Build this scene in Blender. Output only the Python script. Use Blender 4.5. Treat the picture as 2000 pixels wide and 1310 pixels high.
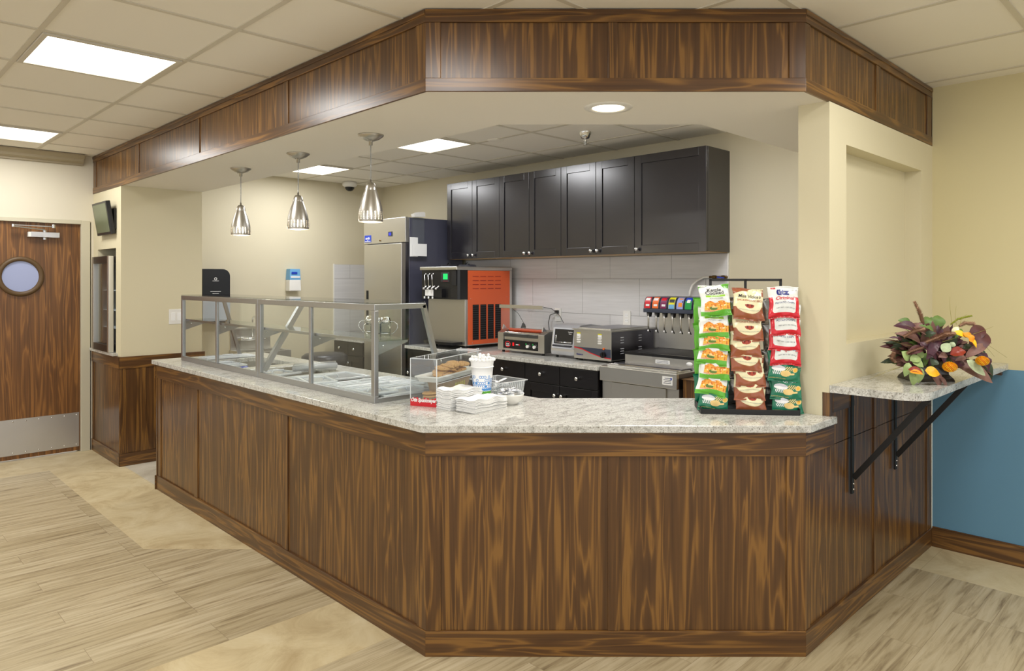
import bpy, bmesh, math, random
from math import sin, cos, pi, radians, sqrt, atan2
from mathutils import Vector, Matrix, noise

# ------------------------------------------------------------------ camera, world, exposure
for o in list(bpy.data.objects): bpy.data.objects.remove(o)
SC = bpy.context.scene
COL = SC.collection
cam = bpy.data.cameras.new('camera'); camo = bpy.data.objects.new('camera', cam); COL.objects.link(camo)
camo.location = (0, 0, 1.52); camo.rotation_euler = (pi/2, 0, -pi/4)
cam.sensor_width = 36; cam.lens = 1382/2000*36
cam.shift_x = -29.3/2000; cam.shift_y = -110.6/2000; cam.clip_start = .05
SC.camera = camo
w = bpy.data.worlds.new('world'); SC.world = w; w.use_nodes = True
w.node_tree.nodes['Background'].inputs[0].default_value = (.95, .97, 1.0, 1)
w.node_tree.nodes['Background'].inputs[1].default_value = 1.5
SC.view_settings.view_transform = 'Standard'; SC.view_settings.look = 'None'
SC.view_settings.gamma = 1; SC.view_settings.exposure = 0.0
try: SC.view_settings.use_curve_mapping = False
except Exception: pass

CEIL = 2.608
GX, GY, G = 1.29, 3.685, .61          # ceiling grid origin and pitch
PANEL_W = 15                          # watts of one ceiling panel
def area_light(x, y, z, sx, sy, watts, col=(1, 1, 1)):
    l = bpy.data.lights.new('panel_light', 'AREA'); l.shape = 'RECTANGLE'; l.size = sx; l.size_y = sy
    l.energy = watts; l.color = col
    o = bpy.data.objects.new('panel_light', l); COL.objects.link(o); o.location = (x, y, z)
    return o
# (grid column, grid row) of every 2x2 ceiling light; the photo shows the first four
LIGHTS = [(-1, 0), (-1, 4), (3, 1), (3, 4), (3, -3), (2, -6), (-1, -4), (-1, -8), (-5, -4), (-5, 0), (-5, 4), (3, -8), (-5, -8)]  # entry after the kitchen ones: added panel to brighten the shelf and right wall
LIGHT_W = {2: 18, 3: 17, 4: 17}

# ------------------------------------------------------------------ materials
M = {}
def nt(name):
    m = bpy.data.materials.new(name); m.use_nodes = True
    t = m.node_tree; b = t.nodes['Principled BSDF']; M[name] = m
    return m, t, b
def N(t, typ, **k):
    n = t.nodes.new(typ)
    for a, v in k.items(): setattr(n, a, v)
    return n
def srgb(c):
    return tuple(((x/255)/12.92 if x/255 <= .04045 else ((x/255+.055)/1.055)**2.4) for x in c) + (1,)
def plain(name, rgb, rough=.5, metal=0, spec=.5, noise_amt=0, nscale=40, bump=0, coat=0, emis=None, es=0):
    m, t, b = nt(name)
    c = srgb(rgb)
    b.inputs['Base Color'].default_value = c
    b.inputs['Roughness'].default_value = rough; b.inputs['Metallic'].default_value = metal
    b.inputs['Specular IOR Level'].default_value = spec
    b.inputs['Coat Weight'].default_value = coat; b.inputs['Coat Roughness'].default_value = .18 if coat else .03
    if emis: b.inputs['Emission Color'].default_value = srgb(emis); b.inputs['Emission Strength'].default_value = es
    if noise_amt or bump:
        tc = N(t, 'ShaderNodeTexCoord'); nz = N(t, 'ShaderNodeTexNoise'); nz.inputs['Scale'].default_value = nscale
        nz.inputs['Detail'].default_value = 4
        t.links.new(tc.outputs['Object'], nz.inputs['Vector'])
        if noise_amt:
            r = N(t, 'ShaderNodeMapRange'); r.inputs[3].default_value = 1-noise_amt; r.inputs[4].default_value = 1+noise_amt
            mx = N(t, 'ShaderNodeVectorMath', operation='SCALE'); mx.inputs[0].default_value = c[:3]
            t.links.new(nz.outputs[0], r.inputs[0]); t.links.new(r.outputs[0], mx.inputs['Scale'])
            t.links.new(mx.outputs[0], b.inputs['Base Color'])
        if bump:
            bp = N(t, 'ShaderNodeBump'); bp.inputs['Strength'].default_value = bump; bp.inputs['Distance'].default_value = .002
            t.links.new(nz.outputs[0], bp.inputs['Height']); t.links.new(bp.outputs[0], b.inputs['Normal'])
    return m
def ramp(t, stops):
    r = N(t, 'ShaderNodeValToRGB'); e = r.color_ramp.elements
    while len(e) > 1: e.remove(e[-1])
    e[0].position = stops[0][0]; e[0].color = srgb(stops[0][1])
    for p, c in stops[1:]:
        x = e.new(p); x.color = srgb(c)
    return r
def wood(name, grain, dark, mid, light, rough=.33, spec=.5, scale=1.0, figure=1.0, bands=True):
    """grain axis 'x','y','z' in world/object metres"""
    m, t, b = nt(name)
    tc = N(t, 'ShaderNodeTexCoord'); mp = N(t, 'ShaderNodeMapping')
    sc = {'x': (.55, 9, 9), 'y': (9, .55, 9), 'z': (9, 9, .55)}[grain]
    mp.inputs['Scale'].default_value = [s*scale for s in sc]
    t.links.new(tc.outputs['Object'], mp.inputs[0])
    n1 = N(t, 'ShaderNodeTexNoise'); n1.inputs['Scale'].default_value = 1.9; n1.inputs['Detail'].default_value = 2.5
    n1.inputs['Roughness'].default_value = .55; n1.inputs['Distortion'].default_value = .5*figure
    t.links.new(mp.outputs[0], n1.inputs['Vector'])
    # growth rings: the noise field folded many times
    mu = N(t, 'ShaderNodeMath', operation='MULTIPLY'); mu.inputs[1].default_value = 6 if bands else 3
    fr = N(t, 'ShaderNodeMath', operation='PINGPONG'); fr.inputs[1].default_value = .5
    t.links.new(n1.outputs[0], mu.inputs[0]); t.links.new(mu.outputs[0], fr.inputs[0])
    n2 = N(t, 'ShaderNodeTexNoise'); n2.inputs['Scale'].default_value = 9; n2.inputs['Detail'].default_value = 5
    mp2 = N(t, 'ShaderNodeMapping'); mp2.inputs['Scale'].default_value = [s*scale*(1 if s > 1 else .35) for s in sc]
    t.links.new(tc.outputs['Object'], mp2.inputs[0]); t.links.new(mp2.outputs[0], n2.inputs['Vector'])
    pw = N(t, 'ShaderNodeMath', operation='POWER'); pw.inputs[1].default_value = 2.4; t.links.new(fr.outputs[0], pw.inputs[0])
    a = N(t, 'ShaderNodeMath', operation='MULTIPLY'); a.inputs[1].default_value = 2.6
    t.links.new(pw.outputs[0], a.inputs[0])
    a2 = N(t, 'ShaderNodeMath', operation='MULTIPLY_ADD'); a2.inputs[1].default_value = 1.15
    t.links.new(n2.outputs[0], a2.inputs[0]); t.links.new(a.outputs[0], a2.inputs[2])
    r = ramp(t, [(.32, dark), (.68, mid), (1.0, light)])
    t.links.new(a2.outputs[0], r.inputs[0]); t.links.new(r.outputs[0], b.inputs['Base Color'])
    b.inputs['Roughness'].default_value = rough; b.inputs['Specular IOR Level'].default_value = spec
    return m
def granite(name):
    m, t, b = nt(name)
    tc = N(t, 'ShaderNodeTexCoord')
    n1 = N(t, 'ShaderNodeTexNoise'); n1.inputs['Scale'].default_value = 190; n1.inputs['Detail'].default_value = 3
    mp = N(t, 'ShaderNodeMapping'); mp.inputs['Scale'].default_value = (5, 14, 8); mp.inputs['Rotation'].default_value = (0, 0, .5)
    n2 = N(t, 'ShaderNodeTexNoise'); n2.inputs['Scale'].default_value = 2.2; n2.inputs['Detail'].default_value = 8; n2.inputs['Distortion'].default_value = 1.2
    v = N(t, 'ShaderNodeTexNoise'); v.inputs['Scale'].default_value = 110; v.inputs['Detail'].default_value = 6; v.inputs['Roughness'].default_value = .7
    for q in (n1, v): t.links.new(tc.outputs['Object'], q.inputs['Vector'])
    t.links.new(tc.outputs['Object'], mp.inputs[0]); t.links.new(mp.outputs[0], n2.inputs['Vector'])
    r1 = ramp(t, [(.30, (162, 160, 152)), (.46, (200, 199, 193)), (.66, (219, 219, 214))])
    t.links.new(n1.outputs[0], r1.inputs[0])
    r2 = ramp(t, [(.34, (196, 196, 194)), (.52, (255, 255, 255))])
    t.links.new(n2.outputs[0], r2.inputs[0])
    r3 = ramp(t, [(.33, (60, 58, 58)), (.38, (170, 160, 146)), (.415, (255, 255, 255))])
    t.links.new(v.outputs[0], r3.inputs[0])
    mx = N(t, 'ShaderNodeMix', data_type='RGBA', blend_type='MULTIPLY'); mx.inputs[0].default_value = .75
    t.links.new(r1.outputs[0], mx.inputs[6]); t.links.new(r2.outputs[0], mx.inputs[7])
    m2 = N(t, 'ShaderNodeMix', data_type='RGBA', blend_type='MULTIPLY'); m2.inputs[0].default_value = .9
    t.links.new(mx.outputs[2], m2.inputs[6]); t.links.new(r3.outputs[0], m2.inputs[7])
    t.links.new(m2.outputs[2], b.inputs['Base Color']); b.inputs['Roughness'].default_value = .12
    return m
def clear(name, tint=(255, 255, 255), refl=1.45, rough=.02, alpha=0.0, haze=(235, 238, 240)):
    m = bpy.data.materials.new(name); m.use_nodes = True; M[name] = m; t = m.node_tree; t.nodes.clear()
    out = N(t, 'ShaderNodeOutputMaterial'); tr = N(t, 'ShaderNodeBsdfTransparent'); tr.inputs[0].default_value = srgb(tint)
    gl = N(t, 'ShaderNodeBsdfGlossy'); gl.inputs['Roughness'].default_value = rough
    lw = N(t, 'ShaderNodeLayerWeight'); lw.inputs[0].default_value = .5      # Schlick fresnel, the same from both sides of a thin sheet
    pw = N(t, 'ShaderNodeMath', operation='POWER'); pw.inputs[1].default_value = 5; t.links.new(lw.outputs['Facing'], pw.inputs[0])
    r0 = ((refl-1)/(refl+1))**2
    fr = N(t, 'ShaderNodeMath', operation='MULTIPLY_ADD'); fr.inputs[1].default_value = 1-r0; fr.inputs[2].default_value = r0; t.links.new(pw.outputs[0], fr.inputs[0])
    mx = N(t, 'ShaderNodeMixShader'); t.links.new(fr.outputs[0], mx.inputs[0])
    base = tr
    if alpha:
        df = N(t, 'ShaderNodeBsdfDiffuse'); df.inputs[0].default_value = srgb(haze)
        m0 = N(t, 'ShaderNodeMixShader'); m0.inputs[0].default_value = alpha
        t.links.new(tr.outputs[0], m0.inputs[1]); t.links.new(df.outputs[0], m0.inputs[2]); base = m0
    t.links.new(base.outputs[0], mx.inputs[1]); t.links.new(gl.outputs[0], mx.inputs[2]); t.links.new(mx.outputs[0], out.inputs[0])
    return m
def brushed(name, rgb, rough=.28, axis='z', spread=.02):
    m, t, b = nt(name)
    tc = N(t, 'ShaderNodeTexCoord'); mp = N(t, 'ShaderNodeMapping')
    mp.inputs['Scale'].default_value = {'x': (2, 200, 200), 'y': (200, 2, 200), 'z': (200, 200, 2)}[axis]
    nz = N(t, 'ShaderNodeTexNoise'); nz.inputs['Scale'].default_value = 1; nz.inputs['Detail'].default_value = 2
    r = N(t, 'ShaderNodeMapRange'); r.inputs[3].default_value = rough-spread; r.inputs[4].default_value = rough+spread
    t.links.new(tc.outputs['Object'], mp.inputs[0]); t.links.new(mp.outputs[0], nz.inputs['Vector'])
    t.links.new(nz.outputs[0], r.inputs[0]); t.links.new(r.outputs[0], b.inputs['Roughness'])
    b.inputs['Base Color'].default_value = srgb(rgb); b.inputs['Metallic'].default_value = 1
    return m
def plank_floor(name):
    m, t, b = nt(name)
    tc = N(t, 'ShaderNodeTexCoord')
    br = N(t, 'ShaderNodeTexBrick'); br.offset = .37; br.offset_frequency = 3
    br.inputs['Scale'].default_value = 1; br.inputs['Brick Width'].default_value = 1.22; br.inputs['Row Height'].default_value = .152
    br.inputs['Mortar Size'].default_value = .0012; br.inputs['Mortar Smooth'].default_value = .3
    br.inputs['Color1'].default_value = (0, 0, 0, 1); br.inputs['Color2'].default_value = (1, 1, 1, 1); br.inputs['Mortar'].default_value = (.5, .5, .5, 1)
    t.links.new(tc.outputs['Object'], br.inputs['Vector'])
    # shift grain per plank
    ad = N(t, 'ShaderNodeVectorMath', operation='MULTIPLY_ADD'); ad.inputs[1].default_value = (9, 5, 3)
    t.links.new(br.outputs['Color'], ad.inputs[0]); t.links.new(tc.outputs['Object'], ad.inputs[2])
    mp = N(t, 'ShaderNodeMapping'); mp.inputs['Scale'].default_value = (1.1, 15, 1)
    t.links.new(ad.outputs[0], mp.inputs[0])
    n1 = N(t, 'ShaderNodeTexNoise'); n1.inputs['Scale'].default_value = 2.2; n1.inputs['Detail'].default_value = 7; n1.inputs['Distortion'].default_value = .6; n1.inputs['Roughness'].default_value = .62
    t.links.new(mp.outputs[0], n1.inputs['Vector'])
    r = ramp(t, [(.28, (126, 109, 84)), (.41, (172, 157, 126)), (.53, (193, 179, 148)), (.72, (206, 194, 166))])
    t.links.new(n1.outputs[0], r.inputs[0])
    r2 = ramp(t, [(0, (236, 233, 226)), (1, (255, 255, 255))]); t.links.new(br.outputs['Color'], r2.inputs[0])
    mx = N(t, 'ShaderNodeMix', data_type='RGBA', blend_type='MULTIPLY'); mx.inputs[0].default_value = 1
    t.links.new(r.outputs[0], mx.inputs[6]); t.links.new(r2.outputs[0], mx.inputs[7])
    m2 = N(t, 'ShaderNodeMix', data_type='RGBA'); m2.inputs[7].default_value = srgb((132, 114, 86))
    f = N(t, 'ShaderNodeMath', operation='MULTIPLY'); f.inputs[1].default_value = .7
    t.links.new(br.outputs['Fac'], f.inputs[0]); t.links.new(f.outputs[0], m2.inputs[0]); t.links.new(mx.outputs[2], m2.inputs[6])
    t.links.new(m2.outputs[2], b.inputs['Base Color']); b.inputs['Roughness'].default_value = .42; b.inputs['Specular IOR Level'].default_value = .35
    return m
def stone_floor(name, a, c, d, line, size=.457):
    m, t, b = nt(name)
    tc = N(t, 'ShaderNodeTexCoord')
    br = N(t, 'ShaderNodeTexBrick'); br.offset = 0
    br.inputs['Scale'].default_value = 1; br.inputs['Brick Width'].default_value = size*2; br.inputs['Row Height'].default_value = size
    br.inputs['Mortar Size'].default_value = .0012
    mp = N(t, 'ShaderNodeMapping'); mp.inputs['Location'].default_value = (-.83, -2.076, 0)
    t.links.new(tc.outputs['Object'], mp.inputs[0]); t.links.new(mp.outputs[0], br.inputs['Vector'])
    n1 = N(t, 'ShaderNodeTexNoise'); n1.inputs['Scale'].default_value = 3.2; n1.inputs['Detail'].default_value = 9; n1.inputs['Roughness'].default_value = .7; n1.inputs['Distortion'].default_value = .7
    t.links.new(tc.outputs['Object'], n1.inputs['Vector'])
    r = ramp(t, [(.32, a), (.5, c), (.68, d)]); t.links.new(n1.outputs[0], r.inputs[0])
    m2 = N(t, 'ShaderNodeMix', data_type='RGBA'); m2.inputs[7].default_value = srgb(line)
    f = N(t, 'ShaderNodeMath', operation='MULTIPLY'); f.inputs[1].default_value = .6
    t.links.new(br.outputs['Fac'], f.inputs[0]); t.links.new(f.outputs[0], m2.inputs[0]); t.links.new(r.outputs[0], m2.inputs[6])
    t.links.new(m2.outputs[2], b.inputs['Base Color']); b.inputs['Roughness'].default_value = .45; b.inputs['Specular IOR Level'].default_value = .3
    return m
def streaky(name, base, dark, axis_scale, rough):
    m, t, b = nt(name)
    tc = N(t, 'ShaderNodeTexCoord'); mp = N(t, 'ShaderNodeMapping'); mp.inputs['Scale'].default_value = axis_scale
    n1 = N(t, 'ShaderNodeTexNoise'); n1.inputs['Scale'].default_value = 1; n1.inputs['Detail'].default_value = 5
    t.links.new(tc.outputs['Object'], mp.inputs[0]); t.links.new(mp.outputs[0], n1.inputs['Vector'])
    r = ramp(t, [(.3, dark), (.7, base)]); t.links.new(n1.outputs[0], r.inputs[0])
    t.links.new(r.outputs[0], b.inputs['Base Color']); b.inputs['Roughness'].default_value = rough
    return m

WD = ((70, 46, 26), (90, 61, 33), (130, 92, 45))
wood('wood_vertical', 'z', *WD, rough=.3, figure=1.2, scale=.8)
wood('wood_along_x', 'x', *WD, rough=.3, figure=1.2, scale=.8)
wood('wood_along_y', 'y', *WD, rough=.3, figure=1.2, scale=.8)
# grain that runs along the 45 degree front
wood('wood_diagonal', 'x', *WD, rough=.3, figure=1.2, scale=.8)
for n_ in M['wood_diagonal'].node_tree.nodes:
    if n_.type == 'MAPPING':
        f_ = list(n_.inputs['Scale'].default_value)
        n_.vector_type = 'TEXTURE'; n_.inputs['Rotation'].default_value = (0, 0, -pi/4); n_.inputs['Scale'].default_value = [1/q for q in f_]
plain('dark_wood', (25, 22, 29), .26, spec=.8, noise_amt=.12, nscale=9, coat=.35)
plain('black_wood', (20, 17, 19), .28, noise_amt=.1, nscale=9)
wood('door_wood', 'z', (84, 54, 27), (112, 74, 38), (144, 98, 50), rough=.35, figure=1.6, scale=.8)
granite('granite')
plank_floor('plank_floor')
stone_floor('stone_floor', (180, 160, 122), (204, 188, 150), (216, 203, 170), (160, 142, 108))
stone_floor('grey_tile_floor', (170, 160, 142), (188, 180, 162), (200, 192, 176), (150, 140, 122))
plain('olive_cream_paint', (214, 203, 160), .6, noise_amt=.015, nscale=200, bump=.05)
plain('cream_paint', (216, 207, 176), .6, noise_amt=.015, nscale=200, bump=.05)
plain('cream_light', (216, 209, 190), .6, bump=.05, nscale=200)
plain('kitchen_paint', (210, 201, 174), .6, bump=.05, nscale=200)
plain('soffit_paint', (234, 229, 219), .6, bump=.05, nscale=200)
plain('blue_paint', (98, 144, 172), .55, noise_amt=.02, nscale=200, bump=.08)
plain('ceiling_tile', (242, 238, 229), .85, noise_amt=.03, nscale=500, bump=.25)
plain('grid_metal', (210, 204, 190), .5)
plain('trim_beige', (198, 192, 170), .45)
plain('cove_taupe', (160, 148, 122), .5)
plain('white_plastic', (232, 230, 224), .35)
plain('white_paper', (240, 240, 238), .8, noise_amt=.02, nscale=90)
plain('black_plastic', (20, 20, 22), .3)
plain('matte_black', (18, 18, 20), .55)
plain('rubber_black', (24, 24, 26), .6)
plain('light_panel', (255, 255, 255), .5, emis=(255, 250, 240), es=3.5)
plain('lamp_glow', (255, 250, 235), .5, emis=(255, 236, 200), es=9)
plain('dark_gap', (10, 9, 8), .8)
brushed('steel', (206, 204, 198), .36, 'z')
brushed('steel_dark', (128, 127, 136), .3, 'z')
brushed('steel_h', (210, 209, 204), .32, 'y')
brushed('frame_steel', (176, 177, 180), .3, 'z')
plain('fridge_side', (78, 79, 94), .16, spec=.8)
plain('nickel', (190, 186, 178), .33, metal=1)
plain('chrome', (225, 225, 225), .08, metal=1)
plain('brass', (122, 96, 56), .35, metal=1)
plain('bronze', (92, 70, 42), .5)
plain('aluminium', (205, 206, 210), .32, metal=1, noise_amt=.05, nscale=6)
clear('glass', (252, 254, 253), 1.4)
clear('shelf_glass', (242, 249, 246), 1.5)
clear('acrylic', (250, 252, 252), 1.5, alpha=.04)
clear('acrylic_edge', (250, 252, 252), 1.6, alpha=.55, haze=(245, 248, 250))
clear('clear_plastic', (246, 248, 250), 1.5, rough=.08, alpha=.25)
clear('lid_center', (246, 248, 250), 1.5, rough=.1, alpha=.5, haze=(232, 236, 242))
clear('lid_plastic', (246, 248, 250), 1.5, rough=.1, alpha=.78, haze=(238, 241, 246))
plain('orange_panel', (228, 100, 52), .35)
plain('silver_foil', (172, 170, 168), .25, metal=.9, bump=.6, nscale=60)
streaky('tile_white', (216, 215, 215), (206, 205, 205), (2, 3, 60), .22)
plain('grout', (132, 128, 122), .8)
for n_, c_ in dict(red=(206, 20, 34), orange=(232, 106, 30), purple=(120, 20, 78), yellow=(226, 218, 40), lilac=(150, 156, 214), blue=(24, 60, 176),
                   green=(20, 150, 66), white=(236, 236, 236), navy=(26, 34, 118), slate=(56, 62, 78), grey=(120, 122, 126), pale_blue=(110, 170, 214),
                   hex_blue=(66, 136, 204), lime=(150, 205, 50), dark_green=(10, 92, 60), teal=(0, 112, 80), leaf_green=(86, 166, 40), deep_leaf=(44, 120, 34), cream=(238, 230, 190), rust=(146, 68, 34),
                   chip_amber=(238, 168, 62), chip_orange=(232, 146, 44), chip_yellow=(238, 184, 66), chip_dark=(206, 110, 40), chip_pale=(232, 200, 130), jalapeno=(92, 120, 50), skin_pink=(220, 160, 120),
                   maroon=(110, 24, 20), bowl_red=(168, 64, 42), ink=(30, 30, 36), tan=(196, 158, 102), light_grey=(196, 198, 204), mint=(60, 170, 160), dark_red=(150, 10, 26), charcoal=(46, 46, 52)).items():
    plain(n_, c_, .35)
for n_ in ('white', 'leaf_green', 'cream', 'rust', 'red', 'teal', 'deep_leaf'):
    pass
def foil(name, rgb):
    m = plain(name, rgb, .28, coat=.3, bump=.35, nscale=35)
for n_, c_ in dict(foil_white=(226, 228, 224), foil_green=(96, 176, 48), foil_cream=(236, 228, 186), foil_rust=(152, 84, 52), foil_red=(206, 16, 38), foil_teal=(6, 112, 80)).items(): foil(n_, c_)
plain('cookie', (198, 152, 88), .8, noise_amt=.25, nscale=60, bump=.8)
plain('paper_bag', (190, 150, 96), .8)
plain('sausage', (190, 72, 34), .3, noise_amt=.25, nscale=50)
plain('display_green', (10, 60, 30), .3, emis=(30, 220, 110), es=1.2)
plain('display_blue', (20, 30, 120), .3, emis=(60, 70, 220), es=.8)
plain('tv_screen', (96, 104, 78), .3, emis=(96, 104, 78), es=.05)
plain('porthole', (150, 158, 190), .15, emis=(150, 160, 205), es=.12)
plain('pilot_red', (220, 20, 30), .3, emis=(230, 20, 30), es=.6)
plain('towel_black', (34, 37, 42), .32)
plain('bluegrey_plastic', (186, 196, 206), .3)

# ------------------------------------------------------------------ mesh builder
class MB:
    def __init__(s): s.v = []; s.f = []; s.m = []; s.sm = []; s.mats = []
    def mi(s, m):
        if m not in s.mats: s.mats.append(m)
        return s.mats.index(m)
    def add(s, vs, fs, m, smooth=False, T=None):
        b = len(s.v); i = s.mi(m)
        for v in vs: s.v.append(tuple(T @ Vector(v)) if T else tuple(v))
        for f in fs: s.f.append([b+k for k in f]); s.m.append(i); s.sm.append(smooth)
        return s
    def box(s, x0, x1, y0, y1, z0, z1, m, T=None, taper=0):
        if x1 < x0: x0, x1 = x1, x0
        if y1 < y0: y0, y1 = y1, y0
        t = taper
        vs = [(x0, y0, z0), (x1, y0, z0), (x1, y1, z0), (x0, y1, z0), (x0+t, y0+t, z1), (x1-t, y0+t, z1), (x1-t, y1-t, z1), (x0+t, y1-t, z1)]
        return s.add(vs, [(0, 3, 2, 1), (4, 5, 6, 7), (0, 1, 5, 4), (1, 2, 6, 5), (2, 3, 7, 6), (3, 0, 4, 7)], m, T=T)
    def prism(s, poly, z0, z1, m, T=None, mside=None, smooth=False):
        n = len(poly); vs = [(x, y, z0) for x, y in poly]+[(x, y, z1) for x, y in poly]
        s.add(vs, [list(range(n))[::-1], list(range(n, 2*n))], m, T=T)
        return s.add(vs, [(i, (i+1) % n, n+(i+1) % n, n+i) for i in range(n)], mside or m, smooth=smooth, T=T)
    def lathe(s, prof, m, c=(0, 0, 0), seg=24, T=None, axis='z', smooth=True, sx=1, sy=1):
        vs = []; fs = []; n = len(prof)
        for k in range(seg):
            a = 2*pi*k/seg
            for r, z in prof:
                p = (r*cos(a)*sx, r*sin(a)*sy, z)
                if axis == 'x': p = (p[2], p[0], p[1])
                if axis == 'y': p = (p[0], p[2], p[1])
                vs.append((p[0]+c[0], p[1]+c[1], p[2]+c[2]))
        for k in range(seg):
            q = (k+1) % seg
            for i in range(n-1): fs.append((k*n+i, q*n+i, q*n+i+1, k*n+i+1))
        return s.add(vs, fs, m, smooth, T)
    def cyl(s, c, r, h, m, seg=24, axis='z', T=None, r2=None):
        r2 = r if r2 is None else r2
        s.lathe([(0, 0), (r, 0)], m, c, seg, T, axis, False); s.lathe([(r, 0), (r2, h)], m, c, seg, T, axis, True)
        return s.lathe([(r2, h), (0, h)], m, c, seg, T, axis, False)
    def ball(s, c, r, m, seg=16, T=None, sz=1, sx=1, sy=1):
        n = seg//2
        return s.lathe([(r*sin(pi*i/n), -r*cos(pi*i/n)*sz) for i in range(n+1)], m, c, seg, T, sx=sx, sy=sy)
    def tube(s, pts, r, m, seg=8, T=None, taper=None, caps=True):
        pts = [Vector(p) for p in pts]; vs = []; fs = []; up = None
        for i, p in enumerate(pts):
            d = (pts[min(i+1, len(pts)-1)]-pts[max(i-1, 0)]).normalized()
            if up is None:
                up = Vector((0, 0, 1)) if abs(d.z) < .9 else Vector((1, 0, 0))
            a = d.cross(up).normalized(); bb = a.cross(d).normalized(); up = bb
            rr = r*(1-(1-taper)*i/(len(pts)-1)) if taper is not None else r
            for k in range(seg):
                an = 2*pi*k/seg; vs.append(p+a*cos(an)*rr+bb*sin(an)*rr)
        for i in range(len(pts)-1):
            for k in range(seg):
                q = (k+1) % seg; fs.append((i*seg+k, i*seg+q, (i+1)*seg+q, (i+1)*seg+k))
        if caps: fs += [list(range(seg))[::-1], [(len(pts)-1)*seg+k for k in range(seg)]]
        return s.add(vs, fs, m, True, T)
    def bar(s, p0, p1, wd, m, up=(0, 0, 1), h=None, T=None):
        p0 = Vector(p0); p1 = Vector(p1); d = (p1-p0).normalized(); u = Vector(up)
        if abs(d.dot(u)) > .99: u = Vector((1, 0, 0))
        a = d.cross(u).normalized()*wd/2; b = a.cross(d).normalized()*(h or wd)/2
        vs = [p+x*a+y*b for p in (p0, p1) for x, y in ((-1, -1), (1, -1), (1, 1), (-1, 1))]
        return s.add(vs, [(0, 3, 2, 1), (4, 5, 6, 7), (0, 1, 5, 4), (1, 2, 6, 5), (2, 3, 7, 6), (3, 0, 4, 7)], m, T=T)
    def text(s, txt, size, m, T, align='CENTER', ext=.0006, shear=0, bold=0, fn=None, sx=1):
        c = bpy.data.curves.new('lettering', 'FONT'); c.body = txt; c.size = size; c.align_x = align; c.align_y = 'CENTER'
        c.extrude = ext; c.shear = shear; c.offset = bold; c.resolution_u = 3
        o = bpy.data.objects.new('lettering', c); COL.objects.link(o)
        bpy.context.view_layer.update()
        me = bpy.data.meshes.new_from_object(o.evaluated_get(bpy.context.evaluated_depsgraph_get()))
        vs = [(v.co.x*sx, v.co.y, v.co.z) for v in me.vertices]; fs = [tuple(p.vertices) for p in me.polygons]
        if fn: vs = [fn(v) for v in vs]
        s.add(vs, fs, m, T=T)
        bpy.data.objects.remove(o); bpy.data.curves.remove(c); bpy.data.meshes.remove(me)
        return s
    def build(s, name, parent=None, loc=None, bevel=0, local=False, origin=None, weld=False):
        """vertices are in world metres (or in the parent's frame with local=True)"""
        me = bpy.data.meshes.new(name)
        if parent is not None:
            off = Vector((0, 0, 0)); q = parent
            while q is not None and not local: off = off+q.location; q = q.parent
            base = Vector((0, 0, 0))
        else:
            xs = [v[0] for v in s.v]; ys = [v[1] for v in s.v]; zs = [v[2] for v in s.v]
            base = Vector(origin) if origin is not None else Vector(((min(xs)+max(xs))/2, (min(ys)+max(ys))/2, min(zs)))
            off = base
        me.from_pydata([tuple(Vector(v)-off) for v in s.v], [], s.f)
        for m in s.mats: me.materials.append(M[m])
        me.polygons.foreach_set('material_index', s.m); me.polygons.foreach_set('use_smooth', s.sm)
        bm = bmesh.new(); bm.from_mesh(me)
        if weld: bmesh.ops.remove_doubles(bm, verts=bm.verts, dist=1e-5)
        bmesh.ops.recalc_face_normals(bm, faces=bm.faces); bm.to_mesh(me); bm.free()
        me.update()
        o = bpy.data.objects.new(name, me); COL.objects.link(o)
        if parent is not None: o.parent = parent
        else: o.location = base
        if bevel:
            b = o.modifiers.new('edge', 'BEVEL'); b.width = bevel; b.segments = 2; b.limit_method = 'ANGLE'; b.angle_limit = radians(40)
        return o
def tag(o, label=None, cat=None, group=None, kind=None):
    if label: o['label'] = label
    if cat: o['category'] = cat
    if group: o['group'] = group
    if kind: o['kind'] = kind
    return o
def thing(name, label, cat, loc=(0, 0, 0), rz=0, group=None):
    o = bpy.data.objects.new(name, None); COL.objects.link(o); o.location = loc; o.rotation_euler = (0, 0, rz)
    o.empty_display_size = .05
    return tag(o, label, cat, group)
def struct(o): return tag(o, kind='structure')
def copy_tree(o, parent=None):
    c = o.copy(); COL.objects.link(c)
    if parent is not None: c.parent = parent
    for ch in list(o.children): copy_tree(ch, c)
    return c
def frame3(o, ex, ey, ez=None):
    ex = Vector(ex).normalized(); ey = Vector(ey).normalized(); ez = Vector(ez).normalized() if ez else ex.cross(ey)
    m = Matrix.Identity(4)
    for i in range(3): m[i][0] = ex[i]; m[i][1] = ey[i]; m[i][2] = ez[i]; m[i][3] = o[i]
    return m
def face_T(x, y, z, d):
    """frame for lettering on a vertical face whose outward direction is d: '-x','-y' or 'diag' (towards the camera)"""
    if d == '-x': return frame3((x, y, z), (0, -1, 0), (0, 0, 1))
    if d == '-y': return frame3((x, y, z), (1, 0, 0), (0, 0, 1))
    return frame3((x, y, z), (1, -1, 0), (0, 0, 1))

# ================================================================== the setting
X1, Y1, CF = 1.7225, 1.2185, 4.0239        # left counter face, right counter face, front: X + Y = CF
XR, YD, XK = 4.488, 7.195, 4.758           # right wall, door wall, kitchen wall
XS, CI, YS = 2.365, 4.915, 1.855           # inner edge of the soffit
ZS = 2.278; YP = 6.378
FL = (X1, CF-X1); FR = (CF-Y1, Y1)         # the two front corners
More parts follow.
